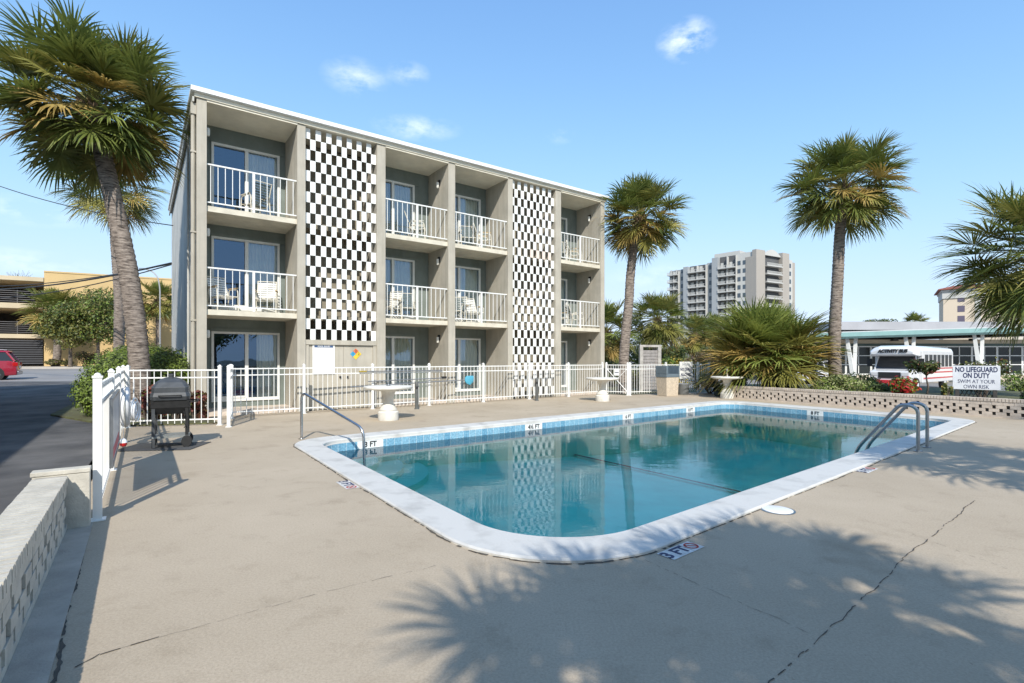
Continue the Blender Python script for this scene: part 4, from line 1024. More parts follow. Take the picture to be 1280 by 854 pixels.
palm('leaning palm tree against the ochre wall, left of the street trees', (-44, 49, .8), [(-44.1, 49.5, .7), AT(72, 430, 49.5), AT(67, 390, 49.5)], .33, .26, 2.6, 21, n=38, yellow=.3, nseg=22, wleaf=.06)
palm('palm tree by the ochre wall next to the motel side', (-36, 52, .9), [(-36, 52, .8), AT(198, 420, 52), AT(197, 377, 52)], .26, .2, 2.2, 22, n=34, yellow=.3, nseg=22, wleaf=.06)
# palms beside and behind the photographer; their shade falls over the deck
palm('palm tree standing behind the photographer, shading the near deck', (1.5, -3.2, 0), [(1.5, -3.25, -.1), (1.5, -3.2, 2.2), (1.45, -3.15, 4.1)], .24, .19, 1.4, 41, n=25, nseg=30, wleaf=.034, lo=-45)
palm('palm tree right behind the photographer, shading the skimmer lid', (2.8, -2.2, 0), [(2.85, -2.3, -.1), (2.7, -2.2, 2.2), (2.55, -2.2, 4.1)], .24, .19, 1.3, 42, n=23, nseg=30, wleaf=.034, lo=-45)
palm('palm tree on the right of the deck, shading the ladder', (7.9, 1.5, 0), [(8.0, 1.5, -.1), (7.8, 1.6, 2.6), (7.65, 1.7, 4.4)], .25, .2, 1.9, 43, n=28, nseg=30, wleaf=.034, lo=-45)
palm('palm tree on the far right of the deck, shading the low brick wall', (15.2, 3.2, 0), [(15.2, 3.2, -.3), (15.1, 3.2, 3.1), (15.1, 3.3, 6.4)], .25, .2, 2.2, 44, n=44, nseg=30)
print('PALMS OK')

# ================================================================== SHRUBS AND TREES
def leaves(b, r_, blobs, n, size, mi_w, shell=.6, up=.4):
    # leaf-sized faces spread through a union of ellipsoids
    tot = [bl[3]*bl[4]*bl[5] for bl in blobs]; S = sum(x**.67 for x in tot)
    for bl, tv in zip(blobs, tot):
        cx_, cy_, cz_, ax, ay, az = bl[:6]
        for _ in range(int(n*tv**.67/S)):
            v = Vector((r_.gauss(0, 1), r_.gauss(0, 1), r_.gauss(0, 1))).normalized()
            rr = (shell+(1-shell)*r_.random())*r_.uniform(.93, 1.07)
            p = Vector((cx_+v.x*ax*rr, cy_+v.y*ay*rr, cz_+v.z*az*rr))
            nn = (v+Vector((r_.uniform(-1, 1), r_.uniform(-1, 1), r_.uniform(-1, 1)+up))*.9).normalized()
            t = nn.cross(Vector((r_.uniform(-1, 1), r_.uniform(-1, 1), r_.uniform(-1, 1)))).normalized(); s_ = nn.cross(t)
            L = size*r_.uniform(.6, 1.3); W = L*.5
            q = r_.random(); mi = 0
            for i, x in enumerate(mi_w):
                if q < x: mi = i; break
                q -= x
            b.add([p-t*L*.5, p+s_*W*.5+nn*L*.06, p+t*L*.5, p-s_*W*.5+nn*L*.06], [(0, 1, 2, 3)], mi)
def blobset(r_, c, rad, k, sz):
    out = []
    for _ in range(k):
        v = Vector((r_.gauss(0, 1), r_.gauss(0, 1), r_.gauss(0, 1))).normalized()*r_.random()**.4
        s_ = sz*r_.uniform(.7, 1.3); out.append((c[0]+v.x*rad[0]*.7, c[1]+v.y*rad[1]*.7, c[2]+v.z*rad[2]*.7, rad[0]*s_, rad[1]*s_, rad[2]*s_))
    return out
def shrub(name, label, base, rad, mats, w_, n, size, seed, group=None, k=14, sz=.42, stem=True, cat='shrub', core=True):
    t = thing(name, label, cat, base, 0, group); r_ = random.Random(seed)
    b = MB(); leaves(b, r_, blobset(r_, (0, 0, rad[2]*.95), rad, k, sz), n, size, w_, .55); b.build('foliage', mats, t)
    b = MB()
    for i in range(7):
        a = i*.9; b.tube([(0, 0, -.1), (math.cos(a)*rad[0]*.3, math.sin(a)*rad[1]*.3, rad[2]*.6), (math.cos(a)*rad[0]*.62, math.sin(a)*rad[1]*.62, rad[2]*1.3)], [.025, .018, .006], 5)
    b.build('stems', bark, t); return t
def tree(name, label, base, h, rad, mats, w_, n, size, seed, group=None, k=22, sz=.36, tr=.16, lean=(0, 0), cat='tree', limbs=8):
    t = thing(name, label, cat, base, 0, group); r_ = random.Random(seed); top = Vector((lean[0], lean[1], h-rad[2]))
    b = MB(); fork = top*.62; b.tube([(0, 0, -.1), fork*.5+Vector((r_.uniform(-.1, .1), 0, 0)), fork, top], [tr, tr*.8, tr*.65, tr*.3], 9)
    bl = blobset(r_, top, rad, k, sz)
    for i in range(limbs):
        e_ = Vector(bl[i % k][:3]); st = fork.lerp(top, r_.uniform(0, .6)); b.tube([st, st.lerp(e_, .5)+Vector((0, 0, .15)), e_], [tr*.4, tr*.25, tr*.07], 6)
    b.build('trunk', bark, t, True)
    b = MB(); leaves(b, r_, bl, n, size, w_, .5); b.build('crown', mats, t); return t
# rounded clipped hedge around the leaning palm
hg = thing('hedge', 'rounded clipped green hedge between the asphalt and the motel side', 'hedge', (-10.35, 14.0, 0)); r_ = random.Random(21)
bl = [(.1, -.1, .85, 1.0, 1.4, .98), (.45, .4, .9, .95, 1.4, .92), (-.15, .5, 1.0, .85, 1.25, .92), (.2, -.95, .6, .85, .85, .72), (.8, -.3, .75, .65, .9, .78)]
b = MB(); leaves(b, r_, bl, 30000, .075, (.62, .18, .20), .82, .6); b.build('foliage', [leaf_hedge, leaf_dark, leafm('hedge_tip', (.17, .24, .035), (.27, .34, .07))], hg)
b = MB()
for i in range(60):
    q = bl[i % 5]; v = Vector((r_.gauss(0, 1), r_.gauss(0, 1), abs(r_.gauss(0, 1)))).normalized(); b.tube([(q[0]*.5, q[1]*.5, 0), (q[0]+v.x*q[3]*.9, q[1]+v.y*q[4]*.9, q[2]+v.z*q[5]*.9)], [.03, .006], 5)
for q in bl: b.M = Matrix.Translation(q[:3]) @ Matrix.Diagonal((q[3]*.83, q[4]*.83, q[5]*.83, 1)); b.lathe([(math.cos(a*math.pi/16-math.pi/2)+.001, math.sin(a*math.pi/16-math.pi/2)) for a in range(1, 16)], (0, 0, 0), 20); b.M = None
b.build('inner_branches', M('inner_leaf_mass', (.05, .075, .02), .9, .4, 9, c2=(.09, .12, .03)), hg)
# ti plants behind the short fence
for i, (x, y, s_) in enumerate([(-8.35, 11.75, .42), (-7.85, 11.95, .36), (-7.45, 12.05, .28)]):
    shrub('red_leaf_shrub', ['tallest red-leaved shrub behind the fence, nearest the palm trunk', 'middle red-leaved shrub behind the barbecue grill fence', 'smallest red-leaved shrub, nearest the motel corner'][i], (x, y, 0), (s_, s_, s_*1.3), [leaf_red, leafm('bronze_leaf', (.10, .05, .03), (.20, .10, .05)), leaf_olive], (.6, .28, .12), 1100, .13, 60+i, 'red shrubs behind the fence', 9, .5)
# plants around the far fence corner
shrub('azalea_shrub', 'sparse pink-flowered shrub at the end of the picket fence', (8.35, 21.6, 0), (.75, .55, .42), [leaf_dark, leaf_olive, flower_pink], (.55, .3, .15), 1800, .09, 71)
shrub('dark_shrub', 'dark shrub under the bushy young palm, behind the pedestal table', (9.0, 20.9, .2), (.95, .8, .62), [leaf_dark, leaf_olive, flower_pink], (.85, .11, .04), 3600, .11, 72)
shrub('dark_shrub', 'second dark shrub right beneath the bushy young palm fronds', (10.7, 20.8, .2), (.9, .8, .35), [leaf_dark, leaf_olive], (.85, .15), 2200, .11, 73)
shrub('variegated_hedge', 'pale variegated hedge behind the low brick wall at the palm foot', (11.3, 17.9, .15), (1.2, 1.0, .42), [leaf_light, leaf_hedge, leaf_dark], (.55, .27, .18), 8000, .085, 74, None, 16, .42, cat='hedge')
shrub('round_shrub', 'dark green rounded shrub behind the variegated hedge', (13.9, 20.3, .0), (.75, .7, .52), [leaf_hedge, leaf_dark], (.5, .5), 3200, .08, 76)
shrub('flowering_shrub', 'low shrub with red flowers in front of the bus', (12.95, 17.0, .2), (.62, .5, .36), [flower_red, leaf_hedge, leaf_dark], (.45, .3, .25), 1900, .11, 77)
tree('small_tree', 'small dark multi-branched tree in front of the bus cab', (14.0, 17.3, .2), 1.35, (.75, .6, .38), [leaf_dark, leaf_olive, leaf_red], (.7, .2, .1), 800, .12, 78, tr=.035, k=12)
shrub('leafy_shrub', 'loose bronze-green shrub rising behind the lifeguard sign', (14.3, 15.6, .2), (.75, .7, .75), [leaf_dark, leafm('bronze_leaf', (.10, .05, .03), (.20, .10, .05)), leaf_olive], (.6, .2, .2), 1500, .11, 79, k=10)
shrub('spiky_plant', 'small upright plant at the left foot of the lifeguard sign', (12.0, 14.15, .25), (.14, .14, .3), [leaf_dark, leaf_olive, leaf_gold], (.5, .3, .2), 240, .10, 80, k=5)
shrub('leafy_shrub', 'scraggly small plant right of the lifeguard sign', (13.7, 13.6, .25), (.25, .25, .26), [leaf_dark, leaf_hedge], (.6, .4), 320, .09, 81, k=6)
shrub('green_hedge', 'sunlit green hedge beyond the lifeguard sign at the right edge', (23.5, 23.6, -.3), (2.0, .8, .72), [leaf_hedge, leaf_light, leaf_dark], (.5, .25, .25), 4200, .12, 82, k=18, cat='hedge')
shrub('ground_shrub', 'dark low shrub under the bus, beside the red flowers', (13.5, 18.9, -.1), (1.1, .7, .38), [leaf_dark, leaf_hedge], (.75, .25), 2400, .10, 83)
# far side planting seen over the picket fence
for i, (px, Y, h, rx, mats, w_, lab) in enumerate([
        (757, 44, 3.9, 2.0, [leaf_dark, leaf_olive], (.7, .3), 'dark leafy tree just right of the motel end'),
        (771, 52, 3.9, 2.0, [leaf_olive, leaf_dark], (.6, .4), 'olive tree between motel end and curved palm trunk'),
        (808, 44, 3.6, 2.6, [leaf_dark, leaf_hedge], (.85, .15), 'dark tree behind the mid distance palm'),
        (838, 46, 3.0, 2.2, [leaf_dark, leaf_olive], (.7, .3), 'dark bushy tree in front of the tower base'),
        (882, 40, 2.2, 1.6, [leafm('dry_leaf', (.17, .11, .07), (.26, .18, .12)), leaf_olive], (.75, .25), 'dry brown tree in front of the tower base'),
        (905, 46, 3.2, 2.6, [leaf_dark, leaf_olive], (.7, .3), 'dark tree hidden behind the bushy young palm'),
        (950, 50, 3.3, 3.2, [leaf_dark, leaf_hedge], (.7, .3), 'dark tree behind the crown of the bushy young palm'),
        (1000, 60, 3.2, 2.6, [leaf_dark, leaf_hedge], (.7, .3), 'dark tree beyond the white parked car')]):
    p = AT(px, 440, Y); tree('broadleaf_tree', lab, (p.x, Y, -.3), h+.3, (rx, rx, h*.42), mats, w_, 3000, .24, 90+i, 'trees beyond the far fence', tr=.12)
for i, (px, Y, rx, h, mats, w_, lab) in enumerate([
        (848, 27, .9, .95, [flower_yellow, leaf_gold, leaf_hedge], (.35, .35, .3), 'yellow croton shrub showing over the no diving sign'),
        (826, 28, .6, 1.1, [leafm('orange_leaf', (.35, .14, .03), (.45, .22, .06)), leaf_gold, leaf_dark], (.4, .3, .3), 'orange croton shrub beside the weathered wooden panel'),
        (836, 26, .7, 1.0, [leaf_hedge, leaf_dark], (.6, .4), 'bright green shrub between the two croton shrubs'),
        (872, 29, .8, 1.0, [leaf_gold, leaf_olive, leaf_dark], (.4, .3, .3), 'golden shrub at the left edge of the bushy palm'),
        (765, 27, .9, .85, [leaf_dark, leaf_olive], (.6, .4), 'dark shrub behind the cross-braced gate'),
        (748, 30, .8, .9, [leaf_olive, leaf_dark], (.5, .5), 'olive shrub half hidden by the motel end pier'),
        (797, 26, .7, .9, [leaf_dark, leaf_olive], (.6, .4), 'dark shrub behind the weathered wooden panel')]):
    p = AT(px, 460, Y); shrub('garden_shrub', lab, (p.x, Y, -.05), (rx, rx, h*.9), mats, w_, 1500, .12, 120+i, 'shrubs behind the far fence')
# trees before the ochre wall
def gz(Y): return .02*(Y-14)
for i, (px, Y, top, rx, mats, w_, lab) in enumerate([
        (122, 47.0, 350, 4.6, [leaf_olive, leaf_hedge, leaf_dark], (.45, .25, .3), 'broad olive street tree in the middle of the ochre wall'),
        (88, 46.5, 372, 3.0, [leafm('yellowgreen_leaf', (.16, .17, .03), (.25, .23, .05)), leaf_olive, leaf_dark], (.5, .3, .2), 'yellow-green street tree left of the broad olive one'),
        (148, 49, 362, 3.4, [leaf_dark, leaf_olive, leaf_hedge], (.45, .35, .2), 'darker street tree partly hidden by the palm trunk')]):
    g_ = gz(Y)+.15; tp = AT(px, top, Y); hh = tp.z-g_
    tree('street_tree', lab, (tp.x, Y, g_), hh, (rx, rx*.8, hh*.40), mats, w_, 6500, .27, 140+i, 'street trees by the ochre wall', k=34, sz=.30, tr=.17)
for i, (px, Y, rx, h) in enumerate([(108, 49.5, 1.3, .75), (122, 50.2, 1.4, .8), (65, 49, .8, .35), (82, 49.5, .8, .35)]):
    p = AT(px, 456, Y); shrub('low_shrub', ['dry brown shrub at the foot of the ochre wall, left of two', 'dry brown shrub at the foot of the ochre wall, right of two', 'low grassy shrub at the corner of the ochre wall', 'low grassy shrub at the foot of the leaning street palm'][i], (p.x, Y, gz(Y)+.1), (rx, .6, h), [leafm('dry_leaf', (.17, .11, .07), (.26, .18, .12)), leaf_olive, leaf_dark], (.4, .4, .2), 900, .16, 150+i, 'shrubs along the ochre wall')
# bare tree beyond the parking garage
bt = thing('bare_tree', 'nearly leafless tree rising behind the parking garage', 'tree', (-72, 75, .9)); r_ = random.Random(55); b = MB()
def branch(p, d, L, r0, dep):
    e_ = p+d*L; b.tube([p, p.lerp(e_, .5)+Vector((r_.uniform(-.1, .1), r_.uniform(-.1, .1), 0))*L, e_], [r0, r0*.8, r0*.6], 4, 0, False)
    if dep == 0: return
    for _ in range(3 if dep > 1 else 4): branch(e_, (d+Vector((r_.uniform(-.8, .8), r_.uniform(-.8, .8), r_.uniform(-.15, .5)))).normalized(), L*r_.uniform(.6, .8), r0*.55, dep-1)
branch(Vector((0, 0, 0)), Vector((0, 0, 1)), 4.2, .35, 5); b.build('branches', M('grey_bark', (.17, .145, .125), .9, .2, 3), bt)
p = AT(1101, 400, 90); tree('broadleaf_tree', 'tree top showing above the office roof on the left', (p.x, 90, -.3), p.z+.6, (3.4, 3.0, 1.0), [leaf_dark, leaf_olive], (.7, .3), 1500, .35, 160, tr=.25)

# ================================================================== PARKING GARAGE
gd = Vector((.88, .475, 0)).normalized(); ga = AT(55, 456.5, 50.5); gbase = Vector((ga.x, ga.y, gz(50.5)))
gar = thing('parking_garage', 'ochre parking garage with dark open decks and horizontal rails', 'building', gbase, math.atan2(gd.y, gd.x))
b = MB(); b.bx(0, 26, 0, 14, -1.5, 9.3); b.bx(0, 26, -.05, 14.05, 9.302, 9.45); b.build('wall', yellowwall, gar)
dkz = [(2.75, 3.15), (5.65, 6.15), (8.35, 8.75)]
for z0, z1 in dkz:
    b = MB(); b.bx(-34, -.02, -.1, 14, z0, z1); b.build('deck_slab', yellowtrim, gar)
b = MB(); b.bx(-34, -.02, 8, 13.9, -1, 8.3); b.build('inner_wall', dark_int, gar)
for x in (-8, -16, -24, -32):
    b = MB(); b.bx(x, x+.5, .6, 1.1, -1, 8.34); b.build('column', yellowtrim, gar)
for z0 in (3.15, 6.15):
    b = MB()
    for k in range(6): b.bx(-34, -.03, -.02, .03, z0+.15+k*.2, z0+.19+k*.2)
    for k in range(18): b.bx(-.1-k*1.9, -.06-k*1.9, .032, .07, z0+.001, z0+1.25)
    b.build('deck_railing', railm, gar)
b = MB()
for k in range(11): b.bx(-6.1, -.1, .05, .1, .25+k*.22, .38+k*.22)
b.build('louvre_screen', M('dark_louvre', (.05, .05, .055), .6, .1, 3), gar)
b = MB(); b.bx(-6.3, -6.15, -.05, .1, -.1, 2.74); b.build('gate_post', white, gar)
b = MB(); b.bx(-14, -7, 7.8, 7.95, .3, 2.3); b.build('entrance_screen', M('pale_green_glass', (.12, .16, .15), .3, .1, 1), gar)
lamp_ = thing('street_lamp', 'street lamp with a thin curved arm above the ochre wall', 'street lamp', (-35.2, 49.2, .85))
b = MB(); p0 = AT(200, 360, 49.2)-Vector((-35.2, 49.2, .85)); pts = [(p0.x, 0, 0), (p0.x, 0, p0.z), (p0.x-.2, 0, p0.z+1.0), (p0.x-.7, 0, p0.z+1.6), (p0.x-1.5, 0, p0.z+1.85)]
b.tube(smooth_path(pts, 5, .5), .06, 8); b.build('pole', M('lamp_grey', (.30, .30, .30), .5, .1, 3), lamp_, True)
b = MB(); b.bx(p0.x-1.95, p0.x-1.45, -.12, .12, p0.z+1.78, p0.z+1.9); b.build('lamp_head', dull_steel, lamp_)
# overhead wires
wire = M('cable_black', (.03, .03, .03), .6, .1, 3)
def cable(label, a, c, sag, r0=.022):
    pts = [a.lerp(c, k/24)+Vector((0, 0, -sag*4*(k/24)*(1-k/24))) for k in range(25)]; b = MB(); b.tube(pts, r0, 6); o = b.build('power_cable', wire); tag(o, label, 'cable', 'overhead cables on the left')
cable('single dark cable crossing behind the palm to the motel wall', AT(-120, 180, 32), AT(216, 282, 21), .7)
cable('thick overhead cable, upper of the bundle over the ochre wall', AT(-200, 330, 40), AT(214, 329, 20), 1.5, .035)
cable('thinner overhead cable, lower of the bundle over the ochre wall', AT(-200, 336, 41), AT(214, 331, 20), 1.85)
cable('middle overhead cable of the bundle over the ochre wall', AT(-200, 326, 40.5), AT(214, 330, 20), 1.4)

# ================================================================== CARS
def car(name, label, loc, rz, paint, L=4.6, W=1.85, H=1.65, suv=True):
    t = thing(name, label, 'car', loc, rz); s_ = H/1.65
    def sec(x, w0, z0, z1, w1=None):
        w1 = w1 or w0*.93; zm = z0+(z1-z0)*.55
        return [(x, -w0*.94, z0), (x, -w0, z0+.12), (x, -w0, zm), (x, -w1, z1), (x, 0, z1+.03), (x, w1, z1), (x, w0, zm), (x, w0, z0+.12), (x, w0*.94, z0)]
    h = W/2; b = MB(); bz = .26
    hood = .98*s_; belt = 1.08*s_
    S = [sec(-L/2, h*.80, bz+.10, belt*.80), sec(-L/2+.06, h*.93, bz+.02, belt*.93), sec(-L/2+.35, h, bz, belt), sec(-L*.1, h, bz-.03, belt), sec(L*.12, h, bz-.03, belt*.97), sec(L*.30, h*.99, bz, hood*.97), sec(L*.43, h*.95, bz, hood*.86), sec(L/2-.08, h*.88, bz+.03, hood*.72), sec(L/2, h*.74, bz+.10, hood*.60)]
    b.loft(S); body = b.build('body', paint, t, True, bevel=.02)
    rf = -L/2+.30 if suv else -L/2+.75
    g = MB(); zt = H
    def gs(x, w0, z): return [(x, -w0, z), (x, w0, z)]
    lo = [(-L/2+.10 if suv else -L/2+.35, -h*.88), (-L/2+.10 if suv else -L/2+.35, h*.88), (L*.24, h*.86), (L*.24, -h*.86)]
    hi = [(rf+.18, -h*.70), (rf+.18, h*.70), (L*.03, h*.70), (L*.03, -h*.70)]
    g.add([(x, y, belt*.97) for x, y in lo]+[(x, y, zt-.07) for x, y in hi], [(0, 1, 5, 4), (1, 2, 6, 5), (2, 3, 7, 6), (3, 0, 4, 7)]); g.build('windows', carglass, t)
    g = MB(); g.loft([[(x, y*1.04, zt-.075) for x, y in ((rf+.0, -h*.72), (rf+.0, h*.72), (L*.05, h*.72), (L*.05, -h*.72))], [(x, y, zt) for x, y in ((rf+.12, -h*.66), (rf+.12, h*.66), (L*.0, h*.66), (L*.0, -h*.66))]])
    for y in (-1, 1):      # pillars
        for (xa, xb, ww) in ((L*.24, L*.03, .05), (-L*.08, -L*.08, .05), (-L/2+.13 if suv else -L/2+.38, rf+.18, .09)):
            g.tube([(xa, y*h*.872, belt*.97), (xb, y*h*.70, zt-.07)], ww*.6, 6)
    g.build('roof', paint, t, True)
    if suv:
        for y in (-1, 1):
            g = MB(); g.tube([(rf+.3, y*h*.6, zt+.05), (L*.0, y*h*.6, zt+.05)], .02, 6); g.build('roof_rail', dull_steel, t)
    wr_ = .34*s_
    for x in (-L*.30, L*.31):
        for y in (-1, 1):
            b = MB(); b.lathe([(wr_*.62, -.11), (wr_*.95, -.11), (wr_, -.07), (wr_, .07), (wr_*.95, .11), (wr_*.62, .11)], (0, 0, 0), 28)
            b.v = [Vector((x+v.x, y*(h-.10)+v.z, wr_+v.y)) for v in b.v]; wh = b.build('wheel', rubber, t, True)
            b = MB(); b.lathe([(.02, .118), (wr_*.2, .118), (wr_*.22, .10), (wr_*.2, .10)], (0, 0, 0), 16)
            for k in range(5):
                a = k*2*math.pi/5; b.add([(math.cos(a-.25)*wr_*.15, math.sin(a-.25)*wr_*.15, .119), (math.cos(a-.16)*wr_*.62, math.sin(a-.16)*wr_*.62, .113), (math.cos(a+.16)*wr_*.62, math.sin(a+.16)*wr_*.62, .113), (math.cos(a+.25)*wr_*.15, math.sin(a+.25)*wr_*.15, .119)], [(0, 1, 2, 3), (3, 2, 1, 0)])
            b.lathe([(wr_*.60, .10), (wr_*.66, .116), (wr_*.68, .112)], (0, 0, 0), 28)
            b.v = [Vector((x+v.x, y*(h-.10)+y*v.z, wr_+v.y)) for v in b.v]; b.build('rim', chrome, wh, True)
            b = MB(); b.lathe([(.01, 0), (wr_*1.16, 0), (wr_*1.16, .01), (.01, .012)], (0, 0, 0), 28); b.v = [Vector((x+v.x, y*(h+.004)-y*.002*v.z, wr_+.02+v.y)) for v in b.v]
            b.build('wheel_arch', rubber, t)
    for y in (-1, 1):
        b = MB(); b.bx(L/2-.30, L/2-.07, y*h*.66-.17, y*h*.66+.17, hood*.66, hood*.80); b.build('headlight', lampclear, t, bevel=.03)
        b = MB(); b.bx(-L/2-.01, -L/2+.22, y*h*.82-.12, y*h*.82+.12, belt*.72, belt*.92); b.build('tail_light', lampred, t, bevel=.03)
        b = MB(); b.bx(L*.16, L*.22, y*(h+.02), y*(h+.16), belt*.96, belt*1.08) if y > 0 else b.bx(L*.16, L*.22, -(h+.16), -(h+.02), belt*.96, belt*1.08); b.build('mirror', paint, t, bevel=.02)
    b = MB(); b.bx(L/2-.09, L/2+.015, -h*.5, h*.5, bz+.18, hood*.60); b.bx(L/2-.1, L/2+.01, -h*.62, h*.62, bz+.05, bz+.13)
    b.build('grille', black, t, bevel=.01)
    b = MB()
    for k in range(4): b.bx(L/2+.016, L/2+.022, -h*.48, h*.48, bz+.2+k*.06, bz+.22+k*.06)
    b.build('grille_bars', chrome, t)
    b = MB(); b.bx(-L/2-.05, -L/2+.12, -h*.85, h*.85, bz+.04, bz+.24); b.build('rear_bumper', dull_steel if suv else paint, t, bevel=.03)
    b = MB(); b.bx(-L/2-.012, -L/2-.002, -.26, .26, belt*.62, belt*.74) ; b.build('number_plate', white, t)
    return t
p = AT(31, 473, 29.2)
car('parked_car', 'dark red estate car leaving the left edge of the picture', (p.x-2.3, 28.0, gz(28.5)-.02), math.atan2(-.62, -.79), carred)
p = AT(992, 478, 36)
car('parked_car', 'white car with chrome grille parked beyond the low brick wall', (p.x+1.9, 37.2, -.3), math.atan2(-.5, -.866), carwhite, 4.7, 1.9, 1.62)
p = AT(1050, 470, 44)
car('parked_car', 'dark blue car parked behind the white one', (p.x, 44, -.3), R(200), M('dark_blue_paint', (.02, .035, .07), .25, .05, 2, coat=.6), 4.6, 1.85, 1.6)
# ================================================================== BUS
bu = thing('shuttle_bus', 'white activity bus with red side stripes and an overhanging cap', 'bus', (21.95, 29.1, -.32), math.pi+BROT)
# local +x points to the front; origin at the front of the passenger box, on its centre line
hw = 1.13
b = MB(); zt = 2.5
def bsec(x, w0, z0, z1): return [(x, -w0, z0), (x, w0, z0), (x, w0, z1-.28), (x, w0*.93, z1-.09), (x, w0*.7, z1), (x, -w0*.7, z1), (x, -w0*.93, z1-.09), (x, -w0, z1-.28)]
b.loft([bsec(-5.6, hw*.97, .5, zt-.12), bsec(-5.5, hw, .46, zt-.03), bsec(-2, hw, .46, zt), bsec(0, hw, .46, zt)])
body = b.build('body', carwhite, bu, bevel=.03)
b = MB()
def csec(x, w0, z0, z1): return [(x, -w0, z0), (x, w0, z0), (x, w0, (z0+z1)/2), (x, w0*.86, z1-.1), (x, w0*.6, z1), (x, -w0*.6, z1), (x, -w0*.86, z1-.1), (x, -w0, (z0+z1)/2)]
b.loft([csec(.01, hw, 1.95, zt), csec(.5, hw*1.0, 1.93, zt+.03), csec(.85, hw*.97, 1.97, zt-.04), csec(1.05, hw*.88, 2.04, zt-.18)])
cap = b.build('roof_cap', carwhite, bu, bevel=.03)
text('ACTIVITY BUS', .25, ((0, 1, 0), (0.0, 0, 1), (1, 0, 0)), bu, inkblack, (1.07, .05, 2.215), 'lettering', offset=.012, shear=.25, ext=.02, xs=.86)
b = MB(); cw_ = .98
b.add([(0.01, -cw_, .5), (1.35, -cw_*.97, .5), (1.35, -cw_*.97, 1.10), (.62, -cw_, 1.22), (.01, -cw_, 1.22), (0.01, cw_, .5), (1.35, cw_*.97, .5), (1.35, cw_*.97, 1.10), (.62, cw_, 1.22), (.01, cw_, 1.22)],
      [(0, 1, 2, 3, 4), (9, 8, 7, 6, 5), (1, 6, 7, 2), (2, 7, 8, 3), (3, 8, 9, 4), (0, 5, 6, 1)]); b.build('hood', carwhite, bu, bevel=.05)
b = MB(); b.add([(.60, -cw_*.93, 1.225), (.60, cw_*.93, 1.225), (.20, cw_*.86, 1.93), (.20, -cw_*.86, 1.93)], [(0, 1, 2, 3)]); b.build('windscreen', carglass, bu)
for y in (-1, 1):
    b = MB(); b.tube([(.61, y*cw_*.96, 1.22), (.19, y*cw_*.90, 1.94)], .04, 6); b.bx(.0, .08, y*cw_*.95-.03, y*cw_*.95+.03, 1.2, 1.94); b.build('cab_pillar', carwhite, bu)
    b = MB(); b.add([(.54, y*cw_*.95, 1.24), (.08, y*cw_*.97, 1.24), (.08, y*cw_*.93, 1.92), (.24, y*cw_*.90, 1.92)], [(0, 1, 2, 3)]); b.build('cab_window', carglass, bu)
    b = MB(); b.bx(.5, .58, y*1.22-.12, y*1.22+.12, 1.35, 1.80); b.tube([(.5, y*.98, 1.3), (.52, y*1.2, 1.4)], .02, 6); b.build('mirror', black, bu)
    for k in range(7):
        b = MB(); x1 = -.35-k*.72; b.add([(x1, y*(hw+.003), 1.32), (x1-.58, y*(hw+.003), 1.32), (x1-.58, y*(hw+.003), 2.02), (x1, y*(hw+.003), 2.02)], [(0, 1, 2, 3)]); b.build('window', M('bus_glass', (.03, .032, .035), .4, .1, 1, spec=.25), bu)
    for z in (1.20, .98, .66):
        b = MB(); s0, s1 = sorted((y*(hw+.002), y*(hw+.008))); b.bx(-5.5, -.12, s0, s1, z, z+.075); b.build('side_stripe', busred, bu)
    for x in (.72, -4.1):
        b = MB(); b.lathe([(.22, -.12), (.36, -.12), (.38, -.08), (.38, .08), (.36, .12), (.22, .12)], (0, 0, 0), 28); b.v = [Vector((x+v.x, y*.98+v.z, .38+v.y)) for v in b.v]; wh = b.build('wheel', rubber, bu, True)
        b = MB(); b.lathe([(.01, .10), (.20, .125), (.225, .121)], (0, 0, 0), 24); b.v = [Vector((x+v.x, y*.98+y*v.z, .38+v.y)) for v in b.v]; b.build('hub', carwhite, wh, True)
    b = MB(); b.bx(1.32, 1.372, y*.72-.16, y*.72+.16, .86, 1.02); b.build('headlight', lampclear, bu)
text('CHURCH VAN' if False else 'SHUTTLE', .17, ((1, 0, 0), (0, 0, 1), (0, -1, 0)), bu, inkblack, (-2.0, -(hw+.004), 1.12), 'lettering') if False else None
b = MB(); b.bx(1.345, 1.375, -.52, .52, .72, 1.05); b.build('grille', black, bu)
b = MB(); b.bx(1.33, 1.45, -1.0, 1.0, .42, .62); b.build('bumper', busred, bu, bevel=.02)

# ================================================================== OFFICE ON THE RIGHT
of = thing('office_building', 'single storey office with turquoise roof edge and grid windows', 'building', (20, 39, -.3))
# local: x to the right, y away
def oz(x): return 3.42+(x-6)*.0305          # underside of the roof edge, rising to the right
rx0, rx1 = 1.0, 46.0
def slab(z_add0, z_add1, y0, y1, mat, nm, x0=rx0, x1=rx1):
    b = MB(); b.add([(x0, y0, oz(x0)+z_add0), (x1, y0, oz(x1)+z_add0), (x1, y1, oz(x1)+z_add0-.15), (x0, y1, oz(x0)+z_add0-.15), (x0, y0, oz(x0)+z_add1), (x1, y0, oz(x1)+z_add1), (x1, y1, oz(x1)+z_add1), (x0, y1, oz(x0)+z_add1)],
          [(0, 3, 2, 1), (4, 5, 6, 7), (0, 1, 5, 4), (1, 2, 6, 5), (2, 3, 7, 6), (3, 0, 4, 7)]); return b.build(nm, mat, of)
slab(0, .30, -2.6, -2.45, turq, 'roof_edge'); slab(.0, .28, -2.448, 14, officewall, 'roof_soffit'); slab(.302, .36, -2.55, 14, roofwhite, 'roof')
b = MB(); b.bx(5.5, 40, 2, 13, 4.1, 4.75); b.build('parapet', M('grey_parapet', (.33, .33, .34), .8, .08, .5), of)
